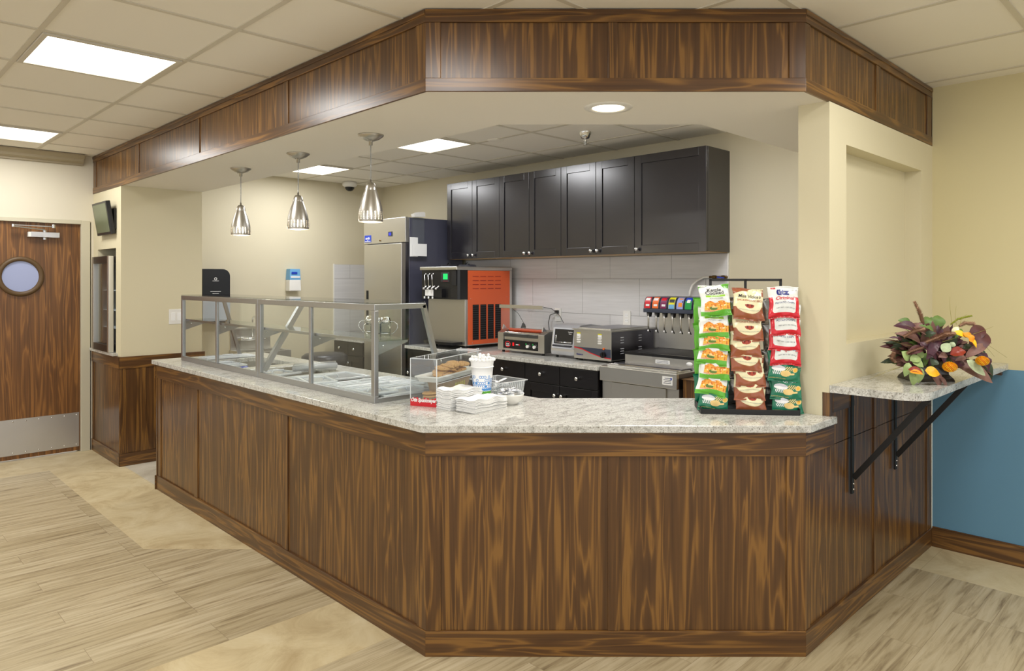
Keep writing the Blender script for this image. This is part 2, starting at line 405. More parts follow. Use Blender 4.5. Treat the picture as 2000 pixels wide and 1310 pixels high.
# floor: separate fields of planks and stone tile
m = MB()
def poly(mb, pts, z, mat): mb.add([(x, y, z) for x, y in pts], [list(range(len(pts)))], mat)
poly(m, [(-6, 2.99), (1.75, 2.99), (1.75, 3.88), (1.29, 4.344), (1.29, 6.65), (-6, 6.65)], 0, 'plank_floor')
poly(m, [(-6, -6), (4.07, -6), (4.07, 2.53), (-6, 2.53)], 0, 'plank_floor')
poly(m, [(-6, 6.65), (1.29, 6.65), (1.29, 4.344), (1.75, 3.88), (1.75, 7.4), (-6, 7.4)], 0, 'stone_floor')
poly(m, [(-6, 2.53), (1.75, 2.53), (1.75, 2.99), (-6, 2.99)], 0, 'stone_floor')
poly(m, [(4.07, -6), (4.7, -6), (4.7, 2.53), (4.07, 2.53)], 0, 'stone_floor')
poly(m, [(1.75, 2.53), (5, 2.53), (5, 7.4), (1.75, 7.4)], 0, 'grey_tile_floor')
struct(m.build('floor', origin=(0, 0, 0)))
# ceiling with its metal grid
m = MB(); poly(m, [(-6, -6), (-6, 7.4), (5, 7.4), (5, -6)], CEIL, 'ceiling_tile')
k = -11
for i in range(-12, 7):
    x = GX+G*i
    if x < 4.9: m.box(x-.012, x+.012, -6, 7.2, CEIL-.004, CEIL+.01, 'grid_metal')
for j in range(-15, 6):
    y = GY+G*j; m.box(-6, 4.9, y-.012, y+.012, CEIL-.0045, CEIL+.01, 'grid_metal')
struct(m.build('ceiling', origin=(0, 0, CEIL)))
# lowered drywall ring over the counter
m = MB()
ring = [(X1+.012, YD), (X1+.012, CF-X1+.005), (FR[0]+.005, Y1+.012), (XK+.1, Y1+.012), (XK+.1, YS), (CI-YS, YS), (XS, CI-XS), (XS, YD)]
m.prism(ring, ZS, CEIL-.001, 'soffit_paint')
struct(m.build('ceiling_lower'))
# wooden fascia of the ring and the wood cladding of the counter: rails, stiles and panels along straight runs
def obox(mb, p0, t, n, s0, s1, o0, o1, z0, z1, mat):
    P = lambda s, o: (p0[0]+t[0]*s+n[0]*o, p0[1]+t[1]*s+n[1]*o)
    a = [P(s0, o0), P(s1, o0), P(s1, o1), P(s0, o1)]
    mb.add([(x, y, z0) for x, y in a]+[(x, y, z1) for x, y in a], [(0, 3, 2, 1), (4, 5, 6, 7), (0, 1, 5, 4), (1, 2, 6, 5), (2, 3, 7, 6), (3, 0, 4, 7)], mat)
def run(p0, p1):
    d = Vector((p1[0]-p0[0], p1[1]-p0[1])); L = d.length; t = d/L
    return p0, (t.x, t.y), (t.y, -t.x), L      # outward normal to the right of travel
def horiz(t): return 'wood_diagonal' if abs(t[0]*t[1]) > .1 else ('wood_along_x' if abs(t[0]) > .5 else 'wood_along_y')
def fascia(p0, p1, stiles, name):
    p0, t, n, L = run(p0, p1); h = horiz(t)
    m = MB(); obox(m, p0, t, n, 0, L, -.012, 0, ZS-.004, ZS+.05, h); obox(m, p0, t, n, 0, L, -.012, 0, CEIL-.055, CEIL-.0045, h)
    obox(m, p0, t, n, 0, L, -.012, .004, CEIL-.025, CEIL-.0045, h)
    for a, b in stiles: obox(m, p0, t, n, a, b, -.012, -.003, ZS+.05, CEIL-.055, 'wood_vertical')
    obox(m, p0, t, n, 0, L, -.012, -.009, ZS+.05, CEIL-.055, 'wood_vertical')
    return struct(m.build(name, bevel=.0015))
ys = lambda a, b: (YD-b, YD-a)     # left run starts at the door wall and comes forward
fascia((X1, YD), FL, [ys(7.11, 7.19), ys(5.925, 5.985), ys(4.705, 4.755), ys(3.488, 3.534), ys(2.302, 2.37)], 'trim_1')
fascia(FL, FR, [(0, .062), (.735, .775), (1.465, 1.531)], 'trim_2')
fascia(FR, (XR, Y1), [(0, .05), (.80, .86), (1.60, 1.682)], 'trim_3')

# walls
m = MB()
m.box(-6, .60, YD, YD+.12, 0, CEIL, 'cream_light'); m.box(1.71, X1+.01, YD, YD+.12, 0, CEIL, 'cream_light')
m.box(.60, 1.71, YD, YD+.12, 2.02, CEIL, 'cream_light')
m.box(X1+.01, 4.9, YD, YD+.12, 0, CEIL, 'kitchen_paint')
struct(m.build('wall_back'))
m = MB(); m.box(XK, XK+.12, 1.3535, YD+.12, 0, CEIL, 'kitchen_paint'); struct(m.build('wall_kitchen'))
m = MB(); m.box(XR, XR+.12, -6, Y1, 0, 1.036, 'blue_paint'); m.box(XR, XR+.12, -6, Y1, 1.036, CEIL, 'olive_cream_paint'); struct(m.build('wall_right'))
# niche wall at the right end of the counter
m = MB(); nx0, nx1, nz0, nz1 = 3.223, 4.29, 1.23, 2.115; ya, yb = Y1, Y1+.135
m.box(3.037, XK, ya+.031, yb, 0, 1.0352, 'cream_paint')
m.box(3.037, nx0, ya, yb, 1.0352, ZS, 'cream_paint'); m.box(nx1, XK, ya, yb, 1.0352, ZS, 'cream_paint')
m.box(nx0, nx1, ya, yb, 1.0352, nz0, 'cream_paint'); m.box(nx0, nx1, ya, yb, nz1, ZS, 'cream_paint')
m.box(nx0, nx1, ya+.086, yb, nz0, nz1, 'cream_paint')
struct(m.build('wall_niche'))
# pillar between the doorway and the counter, with the cooler recess in its left face
m = MB(); ry0, ry1, rz0, rz1 = 6.52, 7.06, .905, 1.775
px0, px1 = X1+.006, XS
m.box(px0, px1, YP+.006, ry0, 0, ZS, 'cream_paint'); m.box(px0, px1, ry1, YD-.001, 0, ZS, 'cream_paint')
m.box(px0, px1, ry0, ry1, 0, rz0, 'cream_paint'); m.box(px0, px1, ry0, ry1, rz1, ZS, 'cream_paint')
m.box(px1-.06, px1, ry0, ry1, rz0, rz1, 'cream_paint')
struct(m.build('wall_pillar'))
# wood wainscot on the pillar
def cladding(mb, p0, p1, stiles, zr0=.806, zr1=.905, zb=.102, depth=.03, rail_to=None, zt=None, end=0):
    p0, t, n, L = run(p0, p1); L -= end; h = horiz(t); zt = zt or zr0
    obox(mb, p0, t, n, 0, L, -depth, 0, 0, zb, h); obox(mb, p0, t, n, 0, rail_to or L, -depth, 0, zr0, zr1, h)
    for a, b in stiles: obox(mb, p0, t, n, a, b, -depth, -.004, zb, zr0, 'wood_vertical')
    obox(mb, p0, t, n, 0, L, -depth, -.011, zb, zr0, 'wood_vertical')
m = MB()
cladding(m, (X1-.01, YD-.001), (X1-.01, YP-.01), [(0, .03), (.77, .80)], .79, .887, depth=.0155, end=.0005)
cladding(m, (X1-.01, YP-.01), (XS+.02, YP-.01), [(0, .04), (.16, .20), (.60, .65)], .79, .887, depth=.0155)
struct(m.build('trim_4', bevel=.0015))
m = MB(); m.box(X1-.035, X1+.03, 6.47, 7.17, .888, .912, 'granite'); tag(m.build('cooler_sill', bevel=.003), 'narrow granite sill under the recessed drinks cooler in the left pillar', 'sill')
# tall cove moulding above the door, taupe
m = MB(); m.prism([(YD-.10, CEIL-.005), (YD-.10, 2.59), (YD-.075, 2.565), (YD-.07, 2.545), (YD-.03, 2.53), (YD-.03, 2.515), (YD-.001, 2.515), (YD-.001, CEIL-.005)], -6, 1.64, 'cove_taupe', T=Matrix(((0, 0, 1, 0), (1, 0, 0, 0), (0, 1, 0, 0), (0, 0, 0, 1))))
struct(m.build('trim_5'))
m = MB(); m.box(XR-.014, XR-.0005, -6, Y1-.001, 0, .105, 'wood_along_y'); m.box(XR-.009, XR-.0005, -6, Y1-.001, .105, .112, 'wood_along_y')
struct(m.build('baseboard_right'))

# door in the back wall
m = MB(); m.box(.65, 1.63, YD+.02, YD+.06, .01, 2.0, 'door_wood')
door = struct(m.build('door_1', origin=(1.14, YD+.04, .01)))
m = MB()
m.box(1.63, 1.70, YD-.012, YD+.11, 0, 2.035, 'trim_beige'); m.box(.58, .65, YD-.012, YD+.11, 0, 2.035, 'trim_beige'); m.box(.65, 1.63, YD-.012, YD+.11, 2.0, 2.035, 'trim_beige')
m.box(1.615, 1.63, YD+.06, YD+.1, 0, 2.0, 'trim_beige')
o = m.build('door_frame', door, bevel=.003); o['label'] = 'beige painted door frame'
m = MB(); m.box(.66, 1.62, YD+.016, YD+.0199, .045, .345, 'aluminium')
for i in range(11):
    for z in (.065, .325): m.ball((.68+i*.092, YD+.0155, z), .006, 'chrome', 8)
m.build('kick_plate', door)
m = MB(); m.lathe([(.128, 0), (.165, 0), (.168, -.006), (.162, -.02), (.145, -.024), (.13, -.016), (.128, 0)], 'bronze', (1.195, YD+.02, 1.54), 48, axis='y')
m.build('porthole_ring', door)
m = MB(); m.cyl((1.195, YD+.0185, 1.54), .13, .001, 'porthole', 48, axis='y'); m.build('porthole_glass', door)
cl = MB(); cl.box(1.26, 1.465, YD-.035, YD+.0199, 1.872, 1.918, 'aluminium'); cl.box(1.24, 1.262, YD-.032, YD+.0199, 1.874, 1.916, 'white_plastic')
cl.cyl((1.36, YD-.01, 1.855), .014, .08, 'aluminium', 16)
c = cl.build('door_closer', door, bevel=.003)
m = MB(); m.bar((1.36, YD-.015, 1.937), (1.13, YD-.07, 1.955), .018, 'aluminium', h=.008); m.bar((1.13, YD-.07, 1.966), (1.42, YD-.03, 1.966), .02, 'aluminium', h=.008)
m.cyl((1.13, YD-.07, 1.95), .012, .022, 'chrome', 16); m.cyl((1.42, YD-.03, 1.955), .014, .03, 'chrome', 16)
m.build('closer_arm', c)

# kitchen wall tiles, laid one by one
m = MB(); tw, th, g = .6125, .305, .0025
m.box(XK-.004, XK-.0005, 2.652, 5.64, .886, 1.709, 'grout')
for row in range(3):
    z1 = 1.825-row*th; z0 = max(z1-th, .886)
    y = 3.137 if row % 2 == 0 else 3.445
    while y > 2.7: y -= tw
    while y < 5.64:
        a, b = max(y, 2.652)+g/2, min(y+tw, 5.64)-g/2
        if b-a > .01: m.box(XK-.010, XK-.004, a, b, z0+g/2, min(z1, 1.709)-g/2, 'tile_white')
        y += tw
m.box(XK-.012, XK-.0005, 2.642, 2.652, .886, 1.712, 'white_plastic')
struct(m.build('trim_6'))
m = MB(); m.box(4.11, XK, YD-.006, YD-.0005, .84, 1.684, 'grout')
for z0, z1, off in ((.862, .915, 0), (.915, 1.22, .2), (1.22, 1.525, .42), (1.525, 1.684, .2)):
    xs = [4.11]+[x for x in (4.11+off, 4.11+off+tw) if 4.12 < x < XK-.02]+[XK]
    for a, b in zip(xs, xs[1:]): m.box(a+g/2, b-g/2, YD-.010, YD-.006, z0+g/2, z1-g/2, 'tile_white')
m.box(4.10, 4.11, YD-.012, YD-.0005, .84, 1.69, 'white_plastic')
struct(m.build('trim_7'))

# ================================================================== ceiling lights
troffer = None
def put_light(i, gx, gy):
    global troffer
    x, y = GX+G*gx+G/2, GY+G*gy+G/2
    names = {0: 'square ceiling light panel nearest the camera, upper left of the picture', 1: 'square ceiling light panel at the left edge above the brown door',
             2: 'square kitchen ceiling light panel nearer the dark wall cabinets', 3: 'square kitchen ceiling light panel farther back, above the hanging pendants',
             4: 'square kitchen ceiling light panel behind the right end of the lowered ceiling'}
    if troffer is None:
        t = thing('ceiling_light', '', 'ceiling light', (x, y, CEIL))
        m = MB(); r = G/2-.014
        for a, b, c, d in ((-r, r, -r, -r+.022), (-r, r, r-.022, r), (-r, -r+.022, -r+.022, r-.022), (r-.022, r, -r+.022, r-.022)): m.box(a, b, c, d, -.012, 0, 'grid_metal')
        m.build('frame', t, local=True)
        m = MB(); m.box(-r+.022, r-.022, -r+.022, r-.022, -.007, -.002, 'light_panel'); m.build('diffuser', t, local=True)
        troffer = t
    else:
        t = copy_tree(troffer); t.location = (x, y, CEIL)
    tag(t, names.get(i, 'unseen square ceiling light panel outside the picture, over the dining room'), 'ceiling light', 'square light panels in the ceiling grid')
    area_light(x, y, CEIL-.014, .52, .52, LIGHT_W.get(i, PANEL_W), (.95, .96, 1) if i in (2, 3, 4) else (1, .99, .97))
for i, (a, b) in enumerate(LIGHTS): put_light(i, a, b)
# recessed round light in the lowered ceiling
t = thing('recessed_light', 'round recessed downlight in the lowered ceiling above the counter front', 'downlight', (2.469, 1.96, ZS))
m = MB(); m.lathe([(.070, -.001), (.075, -.006), (.105, -.003), (.108, 0)], 'white_plastic', seg=40); m.build('trim_ring', t, local=True)
m = MB(); m.lathe([(.0, -.004), (.04, -.0045), (.072, -.002)], 'lamp_glow', seg=40); m.build('lens', t, local=True)
l = bpy.data.lights.new('downlight', 'SPOT'); l.energy = 30; l.spot_size = radians(130); l.spot_blend = .8; l.shadow_soft_size = .06; l.color = (1, .93, .82)
o = bpy.data.objects.new('downlight', l); COL.objects.link(o); o.location = (2.469, 1.96, ZS-.02)
# smoke-plate, sprinkler and camera in the kitchen ceiling
m = MB(); x, y = 3.75, 4.10; m.lathe([(0, -.006), (.06, -.006), (.068, -.001), (.068, 0)], 'ceiling_tile', (x, y, CEIL), 32)
tag(m.build('ceiling_cover_plate'), 'small round cover plate flat on the kitchen ceiling tiles', 'cover plate')
t = thing('fire_sprinkler', 'chrome fire sprinkler hanging from the kitchen ceiling', 'sprinkler', (4.018, 3.407, CEIL))
m = MB(); m.lathe([(.046, 0), (.042, -.02), (.03, -.045), (.022, -.05), (0, -.05)], 'chrome', seg=24); m.build('escutcheon', t, local=True)
m = MB(); m.lathe([(0, -.049), (.012, -.05), (.012, -.065), (.006, -.07), (.006, -.09), (0, -.09)], 'chrome', seg=16); m.lathe([(0, -.092), (.016, -.092), (.016, -.095), (0, -.095)], 'chrome', seg=16)
m.tube([(.011, 0, -.065), (.015, 0, -.08), (.004, 0, -.093)], .002, 'chrome'); m.tube([(-.011, 0, -.065), (-.015, 0, -.08), (-.004, 0, -.093)], .002, 'chrome')
m.build('sprinkler_head', t, local=True)
t = thing('security_camera', 'white dome security camera on the ceiling in the back kitchen corner', 'camera', (4.207, 7.02, CEIL))
m = MB(); m.lathe([(0, 0), (.075, 0), (.082, -.02), (.078, -.045), (.055, -.06), (0, -.06)], 'white_plastic', seg=32); m.build('housing', t, local=True)
m = MB(); m.lathe([(.052, -.058), (.05, -.075), (.036, -.095), (.018, -.104), (0, -.106)], 'black_plastic', seg=24); m.build('dome', t, local=True)

# pendants
def make_pendant():
    t = thing('pendant_lamp', '', 'pendant lamp', (0, 0, 0))
    m = MB(); m.lathe([(0, 0), (.068, 0), (.066, -.006), (.045, -.022), (.02, -.032), (.010, -.034), (.010, -.055), (0, -.055)], 'nickel', seg=40)
    m.ball((-.025, -.012, -.036), .004, 'nickel', 8)
    m.build('canopy', t, local=True)
    m = MB(); m.tube([(0, 0, -.05), (.001, 0, -.15), (0, 0, -.235)], .0028, 'clear_plastic', 6, caps=True); m.tube([(0, 0, -.05), (0, 0, -.235)], .0015, 'grey', 5)
    m.build('cord', t, local=True)
    m = MB(); zt = -.25
    m.lathe([(0, zt+.015), (.005, zt+.015), (.006, zt), (.018, zt-.004), (.026, zt-.018), (.030, zt-.035), (.0305, zt-.046)], 'nickel', seg=40)
    # shade with punched holes near its lower rim
    prof = []
    H = .168; z0 = zt-.040; holes = (.118, .127, .136, .145, .154)
    rad = lambda s: .030+.0345*sin(min(s/H*1.12, 1)*pi/2)-(.003*max(0, (s/H-.9)/.1))
    NS = 80; levels = [0, .02, .04, .06, .08, .1, .1135]
    for h in holes: levels += [h-.0026, h+.0026]
    levels = sorted(levels)+[H-.004, H]
    vs = []; fs = []
    for k in range(NS):
        a = 2*pi*k/NS
        for s_ in levels: vs.append((rad(s_)*cos(a), rad(s_)*sin(a), z0-s_))
    n = len(levels)
    for k in range(NS):
        q = (k+1) % NS
        for i in range(n-1):
            mid = (levels[i]+levels[i+1])/2
            if k % 4 in (1, 2) and k % 4 == 1 and any(abs(mid-h) < .001 for h in holes): continue
            fs.append((k*n+i, q*n+i, q*n+i+1, k*n+i+1))
    m.add(vs, fs, 'nickel', True)
    m.build('lamp_shade', t, local=True)
    m = MB(); m.lathe([(0, -.29), (.014, -.29), (.016, -.32), (.026, -.355), (.032, -.385), (.028, -.407), (.014, -.418), (0, -.42)], 'lamp_glow', seg=24)
    m.build('bulb', t, local=True)
    return t
pen = make_pendant()
for i, (x, y, lab) in enumerate(((2.055, 3.22, 'brushed metal pendant lamp nearest the camera, rightmost of three over the counter'), (2.05, 4.01, 'brushed metal pendant lamp in the middle of three over the counter'),
                                 (2.048, 4.83, 'brushed metal pendant lamp farthest away, leftmost of three over the counter'))):
    o = pen if i == 0 else copy_tree(pen)
    o.location = (x, y, ZS); tag(o, lab, 'pendant lamp', 'pierced metal pendants over the counter')
    l = bpy.data.lights.new('pendant_bulb', 'POINT'); l.energy = 3; l.shadow_soft_size = .02; l.color = (1, .88, .7)
    q = bpy.data.objects.new('pendant_bulb', l); COL.objects.link(q); q.location = (x, y, ZS-.455)

# ================================================================== the service counter
ct = thing('service_counter', 'long walnut-panelled service counter with angled front corner', 'counter', (2.1, 2.1, 0))
def clad_run(name, p0, p1, stiles, **k):
    m = MB(); cladding(m, p0, p1, stiles, **k); return m.build(name, ct, bevel=.0015)
L0 = (X1, 5.50)
yl = lambda a, b: (5.50-b, 5.50-a)
clad_run('left_panelling', L0, FL, [yl(5.44, 5.50), yl(4.74, 4.80), yl(3.494, 3.552), yl(2.302, 2.365)])
clad_run('front_panelling', FL, FR, [(0, .062), (.735, .782), (1.455, 1.531)])
clad_run('right_panelling', FR, (XR-.001, Y1), [(0, .05), (.775, .815), (1.60, 1.681)], rail_to=.28)
p0, t_, n_, L_ = run(FR, (XR-.001, Y1)); m = MB(); obox(m, p0, t_, n_, .28, L_, -.0295, -.011, .8, 1.035, 'wood_vertical'); obox(m, p0, t_, n_, .775, .815, -.0295, -.004, .8, 1.035, 'wood_vertical'); obox(m, p0, t_, n_, 1.6, 1.681, -.0295, -.004, .8, 1.035, 'wood_vertical')
obox(m, p0, t_, n_, .235, .275, -.0295, -.002, .906, 1.035, 'wood_vertical'); obox(m, p0, t_, n_, .275, .52, -.0295, 0, .945, 1.035, 'wood_along_x')
m.build('upper_panelling', ct, bevel=.0015)
m = MB(); m.box(X1-.0, 2.46, 5.50, 5.515, 0, .905, 'wood_vertical'); m.box(X1-.008, 2.46, 5.515, 5.523, .806, .905, 'wood_along_x'); m.box(X1-.008, 2.46, 5.515, 5.523, 0, .1, 'wood_along_x')
m.build('end_panel', ct)
m = MB(); m.prism([(X1+.031, 5.4995), (X1+.031, CF-X1+.013), (FR[0]+.013, Y1+.031), (3.0, Y1+.031), (3.03, 1.84), (2.47, 2.40), (2.47, 5.4995)], .0, .70, 'light_grey')
m.build('carcass', ct)
# wall side: the niche wall stands behind the right panelling; panelling is applied on it
# granite worktop with cut-outs for the cold wells
outer = [(1.6975, 5.54), (1.6975, CF-.0354-1.6975), (CF-.0354-1.1935, 1.1935), (3.06, 1.1935), (3.06, 1.2175), (3.0365, 1.2175), (3.0365, 1.355), (3.9, 1.355), (3.9, 1.87), (3.046, 1.87), (2.5, 2.416), (2.5, 5.54)]
holes = [(1.94, 2.34, 4.62, 5.16), (1.94, 2.34, 4.02, 4.50), (1.94, 2.34, 2.96, 3.92)]
def slab_mesh(outer, holes, z0, z1, mat):
    bm = bmesh.new(); loops = [outer]+[[(a, c), (b, c), (b, d), (a, d)] for a, b, c, d in holes]
    es = []
    for lp in loops:
        vs = [bm.verts.new((x, y, z1)) for x, y in lp]
        es += [bm.edges.new((vs[i], vs[(i+1) % len(vs)])) for i in range(len(vs))]
    bmesh.ops.triangle_fill(bm, edges=es, use_beauty=True)
    r = bmesh.ops.extrude_face_region(bm, geom=list(bm.faces))
    bmesh.ops.translate(bm, verts=[v for v in r['geom'] if isinstance(v, bmesh.types.BMVert)], vec=(0, 0, z0-z1))
    bm.verts.index_update()
    mb = MB(); mb.add([v.co[:] for v in bm.verts], [[v.index for v in f.verts] for f in bm.faces], mat); bm.free(); return mb
m = slab_mesh(outer, holes, .905, .935, 'granite')
tag(m.build('granite_worktop', bevel=.003, origin=(2.1, 2.4, .905)), 'speckled grey granite worktop capping the wood service counter', 'countertop')
# stainless wells below the openings
for i, (a, b, c, d) in enumerate(holes):
    m = MB(); q = .012; z = .74
    for x0, x1, y0, y1 in ((a-q, a, c-q, d+q), (b, b+q, c-q, d+q), (a, b, c-q, c), (a, b, d, d+q)): m.box(x0, x1, y0, y1, z, .9045, 'steel')
    m.box(a-q, b+q, c-q, d+q, z-.01, z, 'steel')
    o = tag(m.build('cold_well'), ['stainless cold well at the far end of the counter, with a blue cloth in it', 'stainless cold well in the middle of the counter, behind the centre post', 'stainless cold well nearest the camera, covered by translucent lids'][i], 'food well', 'cold wells sunk in the granite worktop')
# display shelf on the right
m = MB(); r = .10; pts = [(3.034, Y1-.0005), (3.034, .853+r)]+[(3.034+r-r*cos(a), .853+r-r*sin(a)) for a in [pi/2*k/8 for k in range(1, 9)]]+[(XR-.0005, .853), (XR-.0005, Y1-.0005)]
t = thing('display_shelf', 'granite display shelf with rounded corner on black brackets by the blue wall', 'shelf', (3.7, 1.03, 1.04))
m.prism(pts, 1.0375, 1.068, 'granite'); m.build('granite_top', t, bevel=.004)
for x in (3.286, 3.859):
    m = MB(); m.box(x-.012, x+.012, Y1-.006, Y1+.003, .555, 1.037, 'matte_black'); m.box(x-.012, x+.012, .90, Y1-.006, 1.031, 1.037, 'matte_black')
    m.bar((x, Y1-.008, .625), (x, .90, 1.026), .024, 'matte_black', up=(1, 0, 0), h=.008)
    for z in (.575, .60): m.ball((x, Y1-.007, z), .005, 'chrome', 8)
    m.build('bracket', t, bevel=.001)
m = MB(); m.box(XR-.03, XR-.0005, .88, 1.19, 1.005, 1.037, 'wood_along_y'); m.build('wall_cleat', t)

# ================================================================== kitchen: wall cabinets
def knob(x, y, z, parent, mat='chrome', local=False):
    m = MB(); m.lathe([(0, 0), (.006, 0), (.0055, -.012), (.012, -.016), (.0155, -.022), (.0145, -.029), (.008, -.033), (0, -.034)], mat, (0, 0, 0), 20, axis='x')
    m.v = [(x+a, y+b, z+c) for a, b, c in m.v]
    return m.build('knob', parent)
def shaker(x, y0, y1, z0, z1, mat, name, parent, fr=.062, th=.02):
    m = MB(); a = x
    m.box(a, a+th, y0, y0+fr, z0, z1, mat); m.box(a, a+th, y1-fr, y1, z0, z1, mat)
    m.box(a, a+th, y0+fr, y1-fr, z0, z0+fr, mat); m.box(a, a+th, y0+fr, y1-fr, z1-fr, z1, mat)
    m.box(a+.008, a+th, y0+fr, y1-fr, z0+fr, z1-fr, mat)
    return m.build(name, parent, bevel=.0015)
def upper(y0, y1, z0, z1, doors, label):
    t = thing('wall_cabinet', label, 'cabinet', (4.6, (y0+y1)/2, z0), group='dark wood wall cabinets')
    m = MB(); m.box(4.452, XK-.0005, y0+.001, y1-.001, z0+.004, z1, 'dark_wood'); m.box(4.455, XK-.02, y0+.01, y1-.01, z0, z0+.0035, 'tan'); m.build('body', t, bevel=.001)
    for a, b, ky in doors:
        d = shaker(4.43, a+.002, b-.002, z0+.002, z1, 'dark_wood', 'door', t); knob(4.43, ky, z0+.035, d)
upper(2.637, 3.262, 1.712, 2.463, [(2.637, 3.262, 3.229)], 'wide single-door dark wall cabinet, rightmost, above the drink dispenser')
upper(3.262, 4.024, 1.712, 2.463, [(3.262, 3.645, 3.617), (3.645, 4.024, 3.681)], 'two-door dark wall cabinet next to the wide single-door one')
upper(4.024, 4.792, 1.712, 2.463, [(4.024, 4.405, 4.380), (4.405, 4.792, 4.445)], 'two-door dark wall cabinet, third from the right end')
upper(4.792, 5.560, 1.712, 2.463, [(4.792, 5.176, 5.146), (5.176, 5.560, 5.215)], 'two-door dark wall cabinet, leftmost, beside the tall fridge')
# base cabinets
def base_cab(y0, y1, label, split=True):
    t = thing('base_cabinet', label, 'cabinet', (4.4, (y0+y1)/2, 0), group='black base cabinets under the back counter')
    m = MB(); m.box(4.0, XK-.0005, y0+.001, y1-.001, .1, .853, 'black_wood'); m.box(4.06, XK-.02, y0+.001, y1-.001, 0, .1, 'black_wood'); m.build('body', t)
    w_ = (y1-y0); n = 2 if split else 1
    for k in range(n):
        a = y0+w_*k/n; b = y0+w_*(k+1)/n
        m = MB(); m.box(3.98, 3.9995, a+.002, b-.002, .712, .848, 'black_wood'); d = m.build('drawer', t, bevel=.002); knob(3.98, (a+b)/2, .78, d)
        d = shaker(3.98, a+.002, b-.002, .11, .705, 'black_wood', 'door', t); knob(3.98, (b-.035 if k == 0 else a+.035) if split else b-.04, .63, d)
base_cab(3.255, 4.005, 'black base cabinet with four round knobs beside the stainless drink bin')
base_cab(4.005, 4.485, 'black base cabinet with single drawer, second from the drink bin', False)
base_cab(4.485, 5.235, 'black base cabinet under the orange-sided machine')
base_cab(5.235, 5.60, 'narrow black base cabinet next to the fridge', False)
base_cab(6.385, 6.965, 'black base cabinet in the back corner, left of the fridge')
m = MB(); m.box(3.965, XK-.0005, 3.25, 5.628, .855, .885, 'granite'); tag(m.build('back_counter_top', bevel=.004), 'speckled granite worktop along the tiled kitchen wall', 'countertop')
m = MB(); m.box(3.955, XK-.0005, 6.382, 6.985, .855, .885, 'granite'); tag(m.build('corner_counter_top', bevel=.004), 'short granite worktop in the back corner left of the fridge', 'countertop')

# fridge
t = thing('upright_fridge', 'tall stainless upright fridge standing left of the dark wall cabinets', 'fridge', (4.35, 6.02, 0))
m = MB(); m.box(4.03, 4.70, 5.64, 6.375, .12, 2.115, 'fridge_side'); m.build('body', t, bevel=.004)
m = MB(); m.box(3.985, 4.0295, 5.64, 6.375, 1.875, 2.118, 'steel'); o = m.build('top_panel', t, bevel=.004)
m = MB(); m.box(3.98, 3.985-.0001, 5.86, 5.925, 1.94, 1.985, 'slate'); m.box(3.978, 3.98, 5.872, 5.912, 1.948, 1.977, 'display_blue'); m.text('▸', .03, 'white', face_T(3.9775, 5.89, 1.963, '-x')) if False else None
m.build('thermostat_display', o)
m = MB(); m.box(3.983, 3.985-.0001, 6.235, 6.355, 1.895, 1.965, 'blue'); m.box(3.982, 3.983, 6.242, 6.348, 1.902, 1.906, 'white')
m.text('arctic', .036, 'white', face_T(3.9822, 6.295, 1.935, '-x'), bold=.0006); m.text('air', .02, 'white', face_T(3.9822, 6.295, 1.914, '-x')); m.build('maker_badge', o)
m = MB(); m.cyl((3.975, 6.07, 1.905), .008, .01, 'brass', 16, axis='x'); m.build('lock', o)
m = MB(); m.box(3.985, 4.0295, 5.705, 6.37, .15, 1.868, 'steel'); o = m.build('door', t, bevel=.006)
m = MB(); m.box(3.9835, 3.9849, 6.285, 6.325, 1.05, 1.40, 'dark_gap'); m.build('handle_recess', o)
m = MB(); m.box(3.99, 4.0295, 5.645, 5.70, .15, 1.868, 'steel_dark'); m.build('hinge_stile', t)
for x in (4.08, 4.64):
    for y in (5.70, 6.32): m = MB(); m.cyl((x, y, 0), .02, .12, 'steel', 12); m.build('leg', t)
# clear sleeve hanging from the top edge of the fridge's side
t = thing('hanging_sleeve', 'clear plastic sleeve hung on the fridge side, holding two white papers', 'sleeve', (4.12, 5.632, 1.72))
m = MB(); m.box(4.06, 4.18, 5.60, 5.638, 1.78, 2.115, 'acrylic'); m.build('sleeve', t)
m = MB(); m.prism([(4.05, 2.145), (4.10, 2.165), (4.17, 2.172), (4.185, 2.165), (4.185, 2.125), (4.06, 2.118)], 5.59, 5.64, 'white_plastic', T=Matrix(((1, 0, 0, 0), (0, 0, 1, 0), (0, 1, 0, 0), (0, 0, 0, 1)))); m.build('clip', t)
m = MB(); m.box(4.005, 4.10, 5.595, 5.5965, 1.735, 1.92, 'white_paper'); m.build('paper', t)
m = MB(); m.box(4.03, 4.20, 5.585, 5.5865, 1.74, 1.86, 'white_paper'); m.build('paper', t)

